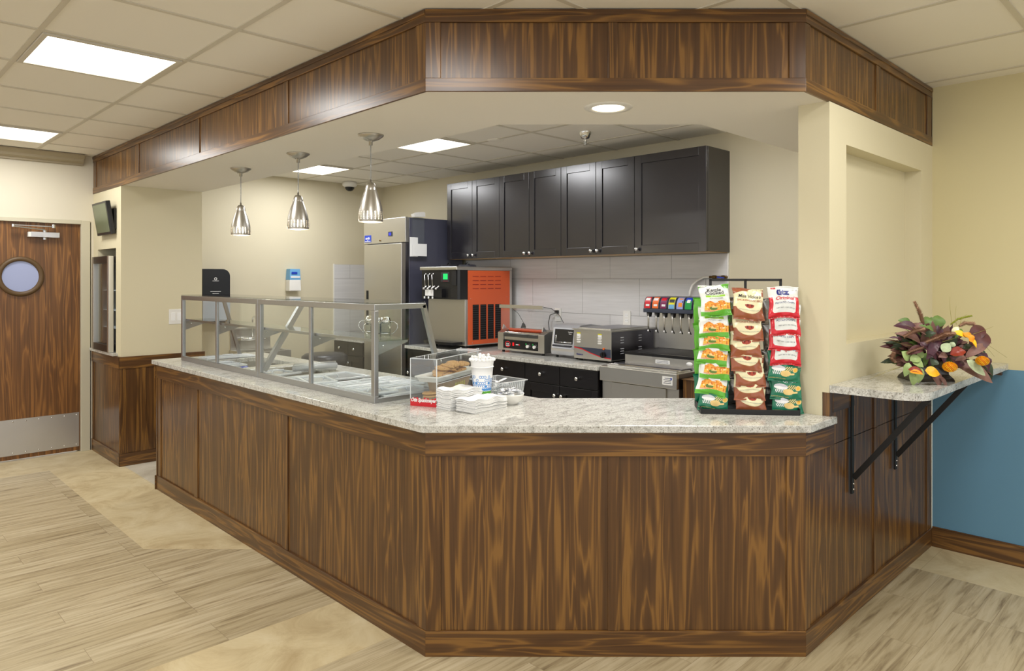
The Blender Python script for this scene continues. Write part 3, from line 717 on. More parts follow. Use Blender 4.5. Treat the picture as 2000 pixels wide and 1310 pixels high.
# soft serve machine
t = thing('soft_serve_machine', 'soft serve machine with orange side panel and black front on the back counter', 'ice cream machine', (4.35, 5.16, .885))
sy0, sy1, sx0, sx1 = 4.883, 5.43, 4.10, 4.68
m = MB(); m.box(sx0, sx1, sy0+.004, sy1, .915, 1.60, 'steel'); m.box(sx0, sx0+.03, sy0, sy0+.006, .915, 1.335, 'steel'); m.box(sx1-.03, sx1, sy0, sy0+.006, .915, 1.6, 'steel')
for x in (sx0+.05, sx1-.05):
    for y in (sy0+.05, sy1-.05): m.cyl((x, y, .8855), .02, .03, 'rubber_black', 12)
body = m.build('body', t, bevel=.003)
m = MB(); m.box(sx0-.10, sx1+.002, sy0-.002, sy1+.002, 1.60, 1.632, 'steel_h'); m.build('top_cap', t, bevel=.006)
m = MB(); m.prism([(sx0-.075, sy0+.02), (sx0-.06, sy0), (sx0+.03, sy0), (sx0+.03, sy1), (sx0-.06, sy1), (sx0-.09, sy1-.02), (sx0-.09, sy0+.10)], 1.335, 1.60, 'black_plastic'); m.box(sx0-.092, sx0-.06, sy0+.02, sy0+.075, 1.46, 1.598, 'matte_black'); m.build('black_head', t, bevel=.003)
m = MB(); m.box(sx0-.094, sx0-.0905, sy0+.11, sy0+.235, 1.49, 1.575, 'charcoal'); m.build('control_panel', t, bevel=.003)
m = MB(); m.box(sx0-.0955, sx0-.0942, sy0+.135, sy0+.20, 1.515, 1.567, 'display_green')
for k in range(4): m.cyl((sx0-.0955, sy0+.140+k*.018, 1.50), .003, .001, 'red', 8, axis='x')
o = m.build('display', t)
m = MB()
for k in range(3):
    y = sy1-.10-k*.056; m.tube([(sx0-.10, y, 1.565), (sx0-.12, y, 1.555), (sx0-.118, y-.01, 1.46), (sx0-.13, y-.02, 1.43)], .0045, 'chrome'); m.ball((sx0-.10, y, 1.565), .008, 'chrome', 10)
m.build('draw_handles', t)
m = MB(); m.box(sx0-.13, sx0-.09, sy1-.37, sy1-.08, 1.35, 1.43, 'black_plastic')
for k in range(4):
    y = sy1-.12-k*.062; m.tube([(sx0-.13, y+.03, 1.44), (sx0-.15, y, 1.425), (sx0-.13, y-.03, 1.455)], .006, 'chrome'); m.ball((sx0-.14, y, 1.43), .012, 'chrome', 10)
for k in range(3): m.cyl((sx0-.145, sy1-.14-k*.06, 1.34), .012, .02, 'chrome', 12)
m.build('dispensing_block', t, bevel=.004)
m = MB(); m.box(sx0-.134, sx0-.1305, sy1-.25, sy1-.13, 1.365, 1.42, 'white_paper'); m.build('white_sticker', t)
m = MB(); m.box(sx0+.031, sx1-.032, sy0-.002, sy0+.0035, .925, 1.595, 'orange_panel')
# vents: upper slots and lower louvre
for r in range(4):
    for c in range(4): m.box(sx0+.085+c*.092, sx0+.155+c*.092, sy0-.0032, sy0-.0018, 1.428+r*.037, 1.433+r*.037, 'dark_red')
for c in range(4):
    x = sx0+.085+c*.092; m.box(x, x+.072, sy0-.0030, sy0-.0018, .965, 1.285, 'dark_gap')
    for r in range(16): m.box(x, x+.072, sy0-.0045, sy0-.0028, .968+r*.0202, .974+r*.0202, 'orange_panel' if False else 'charcoal', T=None)
for x, z in ((sx0+.06, 1.34), (sx1-.07, 1.35), (sx0+.08, .94)): m.ball((x, sy0-.003, z), .004, 'chrome', 8)
m.build('side_panel', t)
m = MB(); m.prism([(sx0-.0005, sy0+.04), (sx0-.0005, sy1-.04), (sx0-.10, sy1-.06), (sx0-.125, sy1-.14), (sx0-.125, sy0+.14), (sx0-.10, sy0+.06)], .925, .95, 'black_plastic'); m.build('drip_tray', t, bevel=.003)
m = MB()
for y in (sy0+.14, sy1-.14): m.lathe([(0, .02), (.07, .02), (.085, .006), (.09, 0), (0, 0)], 'charcoal', (4.24, y, 1.6325), 28, sx=1, sy=1); m.tube([(4.24, y-.03, 1.652), (4.24, y, 1.672), (4.24, y+.03, 1.652)], .006, 'black_plastic')
m.build('hopper_lids', t)

# roller grill with sneeze hood
t = thing('roller_grill', 'stainless hot dog roller grill with clear curved hood on the back counter', 'roller grill', (4.35, 4.27, .885))
gx0, gx1, gy0, gy1 = 4.20, 4.52, 4.0, 4.56
m = MB()
side = [(gx0, .905), (gx1, .905), (gx1, 1.075), (gx0+.07, 1.085), (gx0, 1.055)]
TX = Matrix(((1, 0, 0, 0), (0, 0, 1, 0), (0, 1, 0, 0), (0, 0, 0, 1)))
m.prism(side, gy0, gy0+.07, 'steel', T=TX); m.prism(side, gy1-.07, gy1, 'steel', T=TX)
m.box(gx0+.002, gx1, gy0+.07, gy1-.07, .905, .93, 'steel_h'); m.box(gx1-.03, gx1, gy0+.07, gy1-.07, .93, 1.05, 'steel')
for x in (gx0+.03, gx1-.03):
    for y in (gy0+.04, gy1-.04): m.cyl((x, y, .8855), .012, .02, 'rubber_black', 10)
m.build('housing', t, bevel=.002)
m = MB(); m.box(gx0-.002, gx0+.03, gy0+.071, gy1-.071, .922, .995, 'black_plastic'); o = m.build('control_panel', t)
m = MB(); m.lathe([(.020, 0), (.023, -.002), (.026, 0)], 'red', (0, 0, 0), 24, axis='x', sx=1); m.v = [(gx0-.003+a, gy1-.128+b*1.35, .958+c) for a, b, c in m.v]
m.text('STAR', .016, 'white', face_T(gx0-.0032, gy1-.128, .960, '-x'), bold=.0004); m.box(gx0-.0032, gx0-.002, gy1-.155, gy1-.10, .944, .949, 'white'); m.build('badge', o)
m = MB(); m.box(gx0-.006, gx0-.002, gy1-.206, gy1-.190, .948, .975, 'pilot_red'); m.build('power_switch', o)
m = MB(); m.box(gx0-.003, gx0-.002, gy1-.26, gy1-.228, .957, .963, 'white'); m.box(gx0-.003, gx0-.002, gy1-.275, gy1-.262, .954, .966, 'red'); m.build('model_marking', o)
for y in (gy0+.185, gy0+.105):
    m = MB(); m.cyl((gx0-.018, y, .953), .013, .016, 'white_plastic', 20, axis='x'); m.build('knob', o)
    m = MB(); m.box(gx0-.004, gx0-.002, y+.018, y+.030, .965, .978, 'green')
    for k in range(5): m.ball((gx0-.003, y-.012-.004*k, .975-.006*k), .0014, 'white', 6)
    m.build('dial_marking', o)
for k in range(5):
    m = MB(); m.cyl((gx0+.035+k*.055, gy0+.071, 1.055+.003*k), .0125, gy1-gy0-.142, 'chrome', 20, axis='y'); m.build('roller', t)
m = MB(); m.box(gx0+.01, gx0+.012, gy0+.075, gy1-.075, .997, 1.022, 'steel_h'); m.build('drip_edge', t)
for k, (y0, y1) in enumerate(((4.09, 4.205), (4.215, 4.33), (4.335, 4.47))):
    pts = [(gx0+.063, y0+(y1-y0)*i/8, 1.079+.001*sin(i)) for i in range(9)]
    m = MB(); m.tube([(gx0+.063, y0-.006, 1.079)]+pts+[(gx0+.063, y1+.006, 1.079)], .0145, 'sausage', 14)
    tag(m.build('hot_dog', origin=(gx0+.063, (y0+y1)/2, 1.06)), ['browned hot dog at the right end of the roller grill', 'browned hot dog in the middle of the roller grill', 'browned hot dog at the left end of the roller grill'][k], 'hot dog', 'hot dogs on the roller grill')
# hood: curved clear sheet with metal top strip
m = MB(); prof = [(gx0+.01, 1.085), (gx0+.01, 1.27), (gx0+.02, 1.285), (gx0+.12, 1.272), (gx0+.22, 1.21), (gx0+.29, 1.12), (gx0+.30, 1.09)]
vs = []; fs = []
for (x, z) in prof: vs += [(x, gy0+.03, z), (x, gy1-.03, z), (x+.003, gy0+.03, z-.002), (x+.003, gy1-.03, z-.002)]
for i in range(len(prof)-1): fs.append((4*i, 4*i+1, 4*i+5, 4*i+4))
m.add(vs, fs, 'acrylic', True)
for y in (gy0+.03, gy1-.03): m.add([(x, y, z) for x, z in prof], [list(range(len(prof)))], 'acrylic')
m.build('hood', t)
m = MB(); m.box(gx0-.002, gx0+.012, gy0+.02, gy1-.02, 1.268, 1.297, 'steel_h')
for y in (gy0+.03, gy1-.03): m.tube([(x, y, z) for x, z in prof[2:]], .0022, 'charcoal')
m.build('hood_strip', t)
m = MB()
for y in (gy0+.03, gy1-.055): m.prism([(gx0+.0, 1.085), (gx0+.05, 1.085), (gx0+.01, 1.125)], y-.012, y-.0, 'aluminium', T=TX)
m.prism([(gx0+.24, 1.08), (gx0+.30, 1.08), (gx0+.285, 1.115), (gx0+.26, 1.125)], gy1-.05, gy1-.04, 'charcoal', T=TX)
m.build('hood_brackets', t)

# toaster oven
t = thing('toaster_oven', 'silver countertop toaster oven with rounded body, behind the stainless food warmer', 'toaster oven', (4.38, 3.81, .885))
m = MB(); pr = [(4.225, .905), (4.56, .905), (4.57, 1.02), (4.56, 1.135), (4.40, 1.155), (4.275, 1.148), (4.243, 1.12), (4.215, .94)]
m.prism(pr, 3.674, 3.94, 'aluminium', T=TX, mside='aluminium')
for x in (4.26, 4.53):
    for y in (3.70, 3.91): m.cyl((x, y, .8855), .012, .022, 'rubber_black', 10)
m.build('body', t, bevel=.01)
fx = lambda z: 4.2145+(z-.94)*(.0285/.18)
def slab_front(mb, y0, y1, z0, z1, off, th, mat):
    vs = [(fx(z)-off+dx, y, z) for dx in (0, th) for y, z in ((y0, z0), (y1, z0), (y1, z1), (y0, z1))]
    mb.add(vs, [(0, 1, 2, 3), (4, 7, 6, 5), (0, 4, 5, 1), (1, 5, 6, 2), (2, 6, 7, 3), (3, 7, 4, 0)], mat)
m = MB(); slab_front(m, 3.69, 3.925, .96, 1.125, .010, .008, 'light_grey'); d = m.build('door', t, bevel=.003)
m = MB(); slab_front(m, 3.705, 3.905, 1.0, 1.115, .0125, .002, 'black_plastic'); m.build('window', d)
m = MB(); m.text('Hamilton', .0125, 'white', face_T(fx(1.10)-.016, 3.735, 1.095, '-x')); m.text('Beach', .0125, 'white', face_T(fx(1.08)-.016, 3.735, 1.081, '-x')); m.build('maker_lettering', d)
m = MB(); m.tube([(4.185, 3.70, .985), (4.185, 3.89, .985)], .008, 'charcoal'); m.tube([(4.185, 3.71, .985), (4.21, 3.71, .985)], .005, 'charcoal'); m.tube([(4.185, 3.88, .985), (4.21, 3.88, .985)], .005, 'charcoal'); m.build('handle', d)
m = MB(); m.tube([(fx(1.0)-.016, 3.71, 1.012), (fx(1.0)-.016, 3.885, 1.012)], .005, 'chrome'); m.tube([(fx(1.03)-.016, 3.885, 1.012), (fx(1.09)-.016, 3.885, 1.07)], .004, 'chrome'); m.build('rack', d)

# square food warmer
t = thing('food_warmer', 'boxy stainless countertop food warmer with black knob on the back counter', 'food warmer', (4.4, 3.47, .885))
wx0, wx1, wy0, wy1 = 4.18, 4.735, 3.29, 3.66
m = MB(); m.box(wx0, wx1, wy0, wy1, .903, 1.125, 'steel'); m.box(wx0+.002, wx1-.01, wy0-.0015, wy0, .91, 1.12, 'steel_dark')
for x in (wx0+.04, wx1-.04):
    for y in (wy0+.04, wy1-.04): m.cyl((x, y, .8855), .015, .018, 'rubber_black', 10)
m.build('housing', t, bevel=.003)
m = MB(); m.box(wx0-.012, wx1+.005, wy0-.01, wy1+.01, 1.125, 1.133, 'steel_h'); m.box(wx0+.03, wx1-.03, wy0+.03, wy1-.03, 1.133, 1.141, 'steel_h'); m.box(wx0+.05, wx1-.05, wy0+.05, wy1-.05, 1.1411, 1.142, 'steel_dark'); m.build('top_rim', t, bevel=.003)
m = MB()
for y in (3.61, 3.40):
    m.box(wx0-.0015, wx0, y-.018, y+.018, 1.094, 1.104, 'yellow'); m.box(wx0-.0015, wx0, y-.018, y+.018, 1.075, 1.0938, 'white_paper')
for y in (3.61, 3.40):
    for z in (1.066, 1.048, 1.030): m.prism([(y-.02, z), (y-.014, z-.006), (y+.014, z-.006), (y+.02, z), (y+.014, z+.006), (y-.014, z+.006)], wx0-.004, wx0, 'white_plastic', T=Matrix(((0, 0, 1, 0), (1, 0, 0, 0), (0, 1, 0, 0), (0, 0, 0, 1))))
m.build('vent_louvres', t)
m = MB(); TYZ = Matrix(((0, 0, 1, 0), (1, 0, 0, 0), (0, 1, 0, 0), (0, 0, 0, 1)))
m.prism([(wy0+.004, .99), (wy0+.004, .925), (wy0+.09, .93), (wy0+.2, .955), (wy0+.29, .982), (wy1-.004, .992)], wx0-.001, wx0, 'slate', T=TYZ)
m.prism([(wy0+.004, .925), (wy0+.09, .93), (wy0+.2, .955), (wy0+.29, .982), (wy1-.004, .992), (wy1-.004, .984), (wy0+.29, .975), (wy0+.2, .948), (wy0+.09, .923), (wy0+.004, .918)], wx0-.0015, wx0, 'red', T=TYZ)
m.text('Nemco', .022, 'navy', face_T(wx0-.0012, wy1-.06, .935, '-x'))
m.build('front_decal', t)
m = MB(); m.cyl((wx0-.022, wy0+.07, .947), .022, .021, 'black_plastic', 24, axis='x'); m.box(wx0-.028, wx0-.022, wy0+.066, wy0+.074, .93, .968, 'black_plastic'); m.build('knob', t, bevel=.002)
m = MB(); m.cyl((wx0-.008, wy0+.07, .992), .008, .0078, 'orange', 16, axis='x'); m.build('pilot_lamp', t)
m = MB()
for x, zs in ((wx0+.13, (1.075, 1.055, 1.035, .99, .972, .954)), (wx0+.36, (1.08, 1.06, 1.04, .99, .972, .954))):
    for z in zs: m.box(x-.02, x+.02, wy0-.003, wy0-.0014, z-.003, z+.003, 'light_grey')
m.build('side_louvres', t)
# outlets on the tiles
def outlet(y, z, label, plug=False):
    t = thing('wall_outlet', label, 'outlet', (XK-.012, y, z), group='white outlets on the tiled wall')
    m = MB(); m.box(XK-.017, XK-.0105, y-.038, y+.038, z-.06, z+.06, 'white_plastic'); m.build('cover_plate', t, bevel=.002)
    m = MB()
    for dz in (-.022, .022):
        m.box(XK-.019, XK-.017, y-.017, y+.017, z+dz-.014, z+dz+.014, 'white_paper')
        for dy in (-.007, .007): m.box(XK-.0195, XK-.019, y+dy-.001, y+dy+.001, z+dz-.003, z+dz+.006, 'dark_gap')
    m.build('sockets', t)
outlet(4.345, 1.195, 'white wall outlet with a black plug behind the roller grill hood')
outlet(3.57, 1.195, 'white wall outlet above the stainless food warmer')
m = MB(); m.box(XK-.045, XK-.0198, 4.33, 4.36, 1.205, 1.235, 'black_plastic'); m.tube([(XK-.035, 4.36, 1.21), (XK-.04, 4.42, 1.19), (XK-.04, 4.44, 1.12), (XK-.05, 4.42, 1.05), (XK-.07, 4.40, .95), (4.55, 4.40, .905)], .004, 'black_plastic')
tag(m.build('power_cord', bevel=0), 'black power cord plugged in behind the roller grill', 'cord')

# drink bin and dispenser
t = thing('ice_bin', 'stainless ice bin cabinet standing to the right of the back counter', 'ice bin', (4.35, 2.92, 0))
bx0, by0, by1 = 3.98, 2.592, 3.238
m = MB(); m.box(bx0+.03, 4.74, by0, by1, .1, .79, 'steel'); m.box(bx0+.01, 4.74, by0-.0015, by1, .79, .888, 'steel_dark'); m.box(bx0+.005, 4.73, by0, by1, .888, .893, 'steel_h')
for x in (bx0+.08, 4.68):
    for y in (by0+.05, by1-.05): m.cyl((x, y, 0), .02, .1, 'steel', 12)
m.build('body', t, bevel=.003)
m = MB(); m.box(bx0, bx0+.03, by0-.002, by1+.002, .79, .894, 'steel_h'); o = m.build('front_apron', t, bevel=.005)
m = MB(); m.box(bx0-.001, bx0-.0001, by0+.03, by0+.11, .815, .872, 'white_paper')
for k in range(4): m.box(bx0-.0014, bx0-.001, by0+.04, by0+.10-.008*(k % 2), .825+k*.011, .829+k*.011, 'slate')
m.box(bx0-.0015, bx0-.001, by0+.035, by0+.045, .85, .865, 'blue'); m.build('spec_label', o)
m = MB(); m.box(bx0+.018, bx0+.03, by0+.095, by1-.09, .12, .785, 'steel'); d = m.build('door', t, bevel=.003)
m = MB(); m.box(bx0+.0165, bx0+.0179, 2.80, 2.95, .66, .69, 'dark_gap'); m.build('grip_slot', d)
m = MB(); m.box(bx0+.05, bx0+.22, by0+.03, by1-.03, .8935, .9, 'steel_h')
for k in range(3): m.bar((bx0+.055+k*.02, by0+.03, .903), (bx0+.055+k*.02, by1-.03, .903), .008, 'chrome')
m.box(bx0+.12, bx0+.24, by0+.035, by1-.035, .9, .91, 'steel_dark'); m.build('bin_lid', t, bevel=.002)
m = MB(); m.box(4.215, 4.72, by0+.002, by1-.05, .8935, .965, 'steel_h')
m.box(4.2135, 4.215, 2.80, 2.92, .92, .945, 'white_paper')
for k in range(2): m.box(4.213, 4.2135, 2.81, 2.91, .926+k*.009, .929+k*.009, 'slate')
m.build('riser_box', t, bevel=.002)
m = MB(); m.lathe([(0, 0), (.024, 0), (.024, .002), (0, .002)], 'white_paper', (0, 0, 0), 24, axis='x'); m.v = [(4.212+a, 2.64+b, .935+c*.62) for a, b, c in m.v]; m.build('oval_badge', t)
m = MB(); m.box(4.205, 4.73, by0, by1-.045, .965, .985, 'black_plastic'); m.box(4.24, 4.6, by0+.03, by1-.075, .9851, .987, 'matte_black'); m.build('drip_tray', t, bevel=.003)
# drink tower
t = thing('drink_dispenser', 'eight-valve fountain drink dispenser with coloured flavour labels on the ice bin', 'drink dispenser', (4.55, 2.86, .987))
m = MB(); m.box(4.60, 4.62, by0+.0, 3.155, .9875, 1.30, 'steel'); m.box(4.62, 4.73, by0, 3.155, .9875, 1.38, 'steel'); m.build('splash_panel', t, bevel=.002)
m = MB(); m.box(4.40, 4.72, by0-.02, 3.16, 1.268, 1.298, 'slate'); m.box(4.44, 4.72, by0-.02, 3.16, 1.298, 1.385, 'slate'); m.build('head', t, bevel=.004)
cols = [('red', 'white'), ('orange', 'white'), ('purple', 'red'), ('yellow', 'ink'), ('lilac', 'chip_orange'), ('blue', 'green'), ('white', 'red'), ('red', 'white')]
lbl = ['red flavour label valve', 'orange flavour label', 'purple flavour label', 'yellow flavour label with black mark', 'lilac flavour label', 'blue and green flavour label', 'white flavour label with red lettering', 'red flavour label valve']
for k in range(8):
    y1_ = 3.152-k*.0705; y0_ = y1_-.064; c0, c1 = cols[k]
    m = MB(); n = 8; vs = []; fs = []
    arc = [(4.398+.042*(1-cos(pi/2*i/n))*1.0, 1.300+.083*sin(pi/2*i/n)) for i in range(n+1)]
    def strip(mb, a, b, i0, i1, off, mat):
        vs = []; 
        for i in range(i0, i1+1): vs += [(arc[i][0]-off, a, arc[i][1]+off*.3), (arc[i][0]-off, b, arc[i][1]+off*.3)]
        mb.add(vs, [(2*j, 2*j+1, 2*j+3, 2*j+2) for j in range(i1-i0)], mat, True)
    m.prism([(x, z) for x, z in arc]+[(4.45, 1.383), (4.45, 1.30)], y0_, y1_, 'slate', T=TX)
    strip(m, y0_+.006, y1_-.006, 0, n, .0008, c0)
    if k == 5: strip(m, y0_+.006, y1_-.006, 0, 4, .0012, 'green'); strip(m, y0_+.018, y1_-.018, 3, 5, .0016, 'white')
    elif k == 6: strip(m, y0_+.024, y0_+.038, 0, n, .0012, 'red')
    elif k == 3: strip(m, y0_+.010, y1_-.010, 3, 5, .0012, 'ink'); strip(m, y0_+.008, y1_-.008, 0, 2, .0012, 'pale_blue')
    elif k == 4: strip(m, y0_+.012, y1_-.020, 5, 6, .0012, 'chip_orange'); strip(m, y0_+.012, y1_-.020, 1, 3, .0012, 'chip_orange'); strip(m, y0_+.008, y0_+.016, 3, 4, .0012, 'navy')
    else: strip(m, y0_+.014, y1_-.010, 4, 6, .0012, 'white' if c1 == 'white' else 'red'); strip(m, y0_+.014, y1_-.018, 1, 2, .0012, 'white')
    vt = m.build('flavour_valve', t); vt['label'] = lbl[k]
    yc = (y0_+y1_)/2
    m = MB(); m.cyl((4.425, yc, 1.235), .016, .033, 'matte_black', 16, r2=.022); m.build('nozzle', vt)
    m = MB(); m.tube([(4.41, yc, 1.26), (4.402, yc-.008, 1.22), (4.400, yc-.008, 1.17), (4.408, yc-.006, 1.135)], .0065, 'nickel'); m.ball((4.402, yc-.006, 1.132), .008, 'white', 8); m.tube([(4.408, yc-.006, 1.15), (4.42, yc-.012, 1.12)], .004, 'matte_black'); m.build('push_lever', vt)
# water hose and valve above it
t = thing('water_line', 'white braided hose and brass valve running above the drink dispenser', 'hose', (4.72, 2.85, 1.39))
m = MB(); m.tube([(4.68, 2.93, 1.386), (4.69, 2.935, 1.42), (4.70, 2.92, 1.47), (4.72, 2.89, 1.505), (4.725, 2.84, 1.53), (4.73, 2.79, 1.533)], .009, 'white_plastic', 10); m.build('hose', t)
m = MB(); m.tube([(4.73, 2.79, 1.533), (4.73, 2.66, 1.533)], .009, 'brass', 12); m.cyl((4.73, 2.735, 1.533), .013, .03, 'brass', 8, axis='y'); m.cyl((4.73, 2.665, 1.533), .013, .025, 'brass', 8, axis='y'); m.tube([(4.73, 2.66, 1.533), (XK-.013, 2.655, 1.533)], .01, 'brass'); m.build('pipe_fitting', t)
m = MB(); m.bar((4.715, 2.715, 1.533), (4.712, 2.66, 1.528), .014, 'blue', h=.01); m.build('valve_lever', t)
# wood box beyond the bin
m = MB(); m.box(4.03, 4.70, 2.02, 2.575, 0.02, .855, 'wood_vertical'); m.box(4.02, 4.70, 2.01, 2.58, .855, .86, 'wood_along_y')
tag(m.build('wooden_cabinet', bevel=.003), 'low brown wood cabinet beside the stainless ice bin, behind the chip rack', 'cabinet')

# ================================================================== back of the kitchen: sink, dispensers, bin
t = thing('hand_sink', 'small stainless wall-mounted hand sink with gooseneck tap', 'sink', (3.17, 7.0, .72))
m = MB(); m.box(2.94, 3.36, YD-.012, YD-.0005, .80, 1.02, 'steel'); m.box(2.94, 3.36, YD-.03, YD-.012, 1.0, 1.02, 'steel'); m.build('backsplash', t, bevel=.003)
m = MB(); x0, x1, y0, y1 = 2.93, 3.40, 6.80, YD-.013
m.box(x0, x1, y0, y0+.03, .725, .80, 'steel'); m.box(x0, x1, y1-.10, y1, .725, .80, 'steel'); m.box(x0, x0+.03, y0+.03, y1-.10, .725, .80, 'steel'); m.box(x1-.03, x1, y0+.03, y1-.10, .725, .80, 'steel'); m.box(x0+.03, x1-.03, y0+.03, y1-.10, .66, .67, 'steel')
m.box(x0+.028, x0+.03, y0+.03, y1-.1, .67, .725, 'steel'); m.box(x1-.03, x1-.028, y0+.03, y1-.1, .67, .725, 'steel'); m.box(x0+.03, x1-.03, y0+.028, y0+.03, .67, .725, 'steel')
m.build('basin', t, bevel=.003)
m = MB(); m.tube([(3.0, YD-.05, .905), (3.3, YD-.05, .905)], .016, 'chrome', 12)
for x in (3.03, 3.27): m.tube([(x, YD-.012, .905), (x, YD-.05, .905)], .014, 'chrome'); m.ball((x, YD-.07, .915), .02, 'chrome', 10); m.tube([(x, YD-.07, .915), (x, YD-.11, .93)], .006, 'chrome')
m.tube([(3.15, YD-.05, .91)]+[(3.15, YD-.05, 1.05)]+[(3.15, YD-.05-.05+.05*cos(a), 1.09+.045*sin(a)) for a in [pi*k/8 for k in range(9)]]+[(3.15, YD-.15, 1.05)], .009, 'chrome', 10); m.build('tap', t)
m = MB(); m.tube([(3.15, 7.0, .66), (3.15, 7.0, .5), (3.15, 7.1, .45), (3.15, YD-.001, .45)], .018, 'chrome', 12); m.build('drain_pipe', t)
t = thing('towel_dispenser', 'black and grey paper towel dispenser on the wall beside the pillar', 'towel dispenser', (2.8, YD-.11, 1.12))
m = MB(); R_ = .09; arc = [(YD-.001, 1.35), (YD-.21, 1.35), (YD-.21, 1.615-R_)]+[(YD-.21+R_-R_*cos(a), 1.615-R_+R_*sin(a)) for a in [pi/2*k/8 for k in range(1, 9)]]+[(YD-.001, 1.615)]
arcx = [(y, z) for y, z in arc]
# rounded on its right-hand top edge as seen from the counter
R_ = .07; ox0, ox1 = 2.60, 2.86
sil = [(ox0, 1.35), (ox1, 1.35), (ox1, 1.615-R_)]+[(ox1-R_+R_*cos(a), 1.615-R_+R_*sin(a)) for a in [pi/2*k/8 for k in range(1, 9)]]+[(ox0, 1.615)]
m.prism(sil, YD-.20, YD-.001, 'towel_black', T=TX); m.build('cover', t, bevel=.006)
m = MB(); m.prism([(ox0, 1.12), (ox1-.02, 1.12), (ox1, 1.14), (ox1, 1.349), (ox0, 1.349)], YD-.20, YD-.001, 'bluegrey_plastic', T=TX); m.build('lower_window', t, bevel=.004)
m = MB(); T_ = face_T(2.72, YD-.2005, 1.52, '-y'); m.lathe([(.008, 0), (.011, .001), (.014, 0)], 'white', seg=16, T=T_); m.box(-.03, .03, -.022, -.018, 0, .001, 'white', T=T_)
m.box(-.05, .05, -.125, -.12, 0, .001, 'white', T=T_); m.box(-.03, .03, -.145, -.141, 0, .001, 'white', T=T_); m.build('printed_mark', t)
t = thing('soap_dispenser', 'white soap dispenser with blue top on the back wall', 'soap dispenser', (3.6, YD-.05, 1.39))
m = MB(); m.box(3.53, 3.665, YD-.10, YD-.001, 1.39, 1.51, 'white_plastic', taper=.004); m.build('lower_cover', t, bevel=.008)
m = MB(); m.box(3.535, 3.66, YD-.095, YD-.001, 1.51, 1.625, 'pale_blue', taper=.006); m.box(3.545, 3.65, YD-.098, YD-.095, 1.53, 1.55, 'white'); m.box(3.555, 3.62, YD-.0975, YD-.095, 1.57, 1.595, 'blue'); m.build('blue_label_cover', t, bevel=.008)
t = thing('trash_bin', 'dark round-shouldered trash bin standing by the back wall near the sink', 'bin', (3.62, 6.52, 0))
m = MB(); m.lathe([(0, 0), (.17, 0), (.21, .66), (.22, .68)], 'rubber_black', (3.62, 6.52, 0), 32); m.build('body', t)
m = MB(); m.lathe([(.225, .66), (.232, .69), (.225, .74), (.19, .765), (.10, .772), (0, .772)], 'charcoal', (3.62, 6.52, 0), 32); m.build('lid', t)

# ================================================================== pillar fittings
# drinks cooler in the recess
t = thing('drinks_cooler', 'narrow glass-door drinks cooler set into the left pillar above the wainscot', 'cooler', (1.9, 6.79, .912))
m = MB(); a, b, c, d = X1+.03, XS-.08, 6.565, 7.03; z0, z1 = .9125, 1.71
m.box(b-.02, b, c, d, z0, z1, 'steel_dark'); m.box(a, b, c, c+.02, z0, z1, 'steel'); m.box(a, b, d-.02, d, z0, z1, 'steel'); m.box(a, b, c, d, z0, z0+.06, 'steel_dark'); m.box(a, b, c, d, z1-.05, z1, 'steel_dark'); m.build('cabinet', t)
for z in (1.10, 1.25, 1.42):
    m = MB(); m.box(a+.01, b-.02, c+.02, d-.02, z, z+.004, 'bluegrey_plastic'); m.build('shelf', t)
m = MB(); x0, x1 = X1-.042, X1-.003
m.box(x0, x1, c-.02, c+.03, z0, z1, 'steel'); m.box(x0, x1, d-.03, d+.02, z0, z1, 'steel'); m.box(x0, x1, c+.03, d-.03, z0, z0+.06, 'black_wood'); m.box(x0, x1, c+.03, d-.03, z1-.06, z1, 'black_wood')
dd = m.build('door', t, bevel=.003)
m = MB(); m.box(x0+.02, x0+.026, c+.03, d-.03, z0+.06, z1-.06, 'glass'); m.build('door_glass', dd)

m = MB(); m.lathe([(0, 0), (.04, 0), (.045, .02), (.045, .10), (.03, .125), (.026, .14), (.03, .142), (.03, .165), (0, .165)], 'clear_plastic', (1.83, 6.66, .9735), 24)
tag(m.build('glass_jar'), 'clear lidded jar on the floor of the recessed drinks cooler', 'jar')
# small television
t = thing('television', 'small black flat television tilted down on the left pillar above the cooler', 'television', (1.68, 6.70, 1.88))
T_ = Matrix.Translation((1.688, 6.70, 2.025)) @ Matrix.Rotation(radians(-9), 4, 'Y') 
def tb(nm, *a, **k):
    m = MB(); m.box(*a, T=T_); return m.build(nm, t, bevel=k.get('bevel', 0))
tb('casing', -.022, .012, -.205, .205, -.137, .137, 'black_plastic', bevel=.004)
tb('screen', -.0232, -.0221, -.185, .185, -.115, .12, 'tv_screen')
m = MB(); m.box(X1-.012, X1+.0055, 6.50, 6.62, 1.93, 2.10, 'matte_black'); m.bar((X1-.012, 6.56, 2.02), (1.69, 6.62, 2.02), .04, 'matte_black'); m.build('wall_bracket', t)
t = thing('light_switch', 'white double light switch plate on the pillar beside the counter end', 'switch', (2.145, YP, 1.13))
m = MB(); m.box(2.092, 2.205, YP-.001, YP+.0055, 1.135, 1.262, 'white_plastic'); m.build('cover_plate', t, bevel=.002)
for x in (2.124, 2.173):
    m = MB(); m.box(x-.017, x+.017, YP-.005, YP-.001, 1.165, 1.232, 'white_paper'); m.build('rocker', t, bevel=.001)

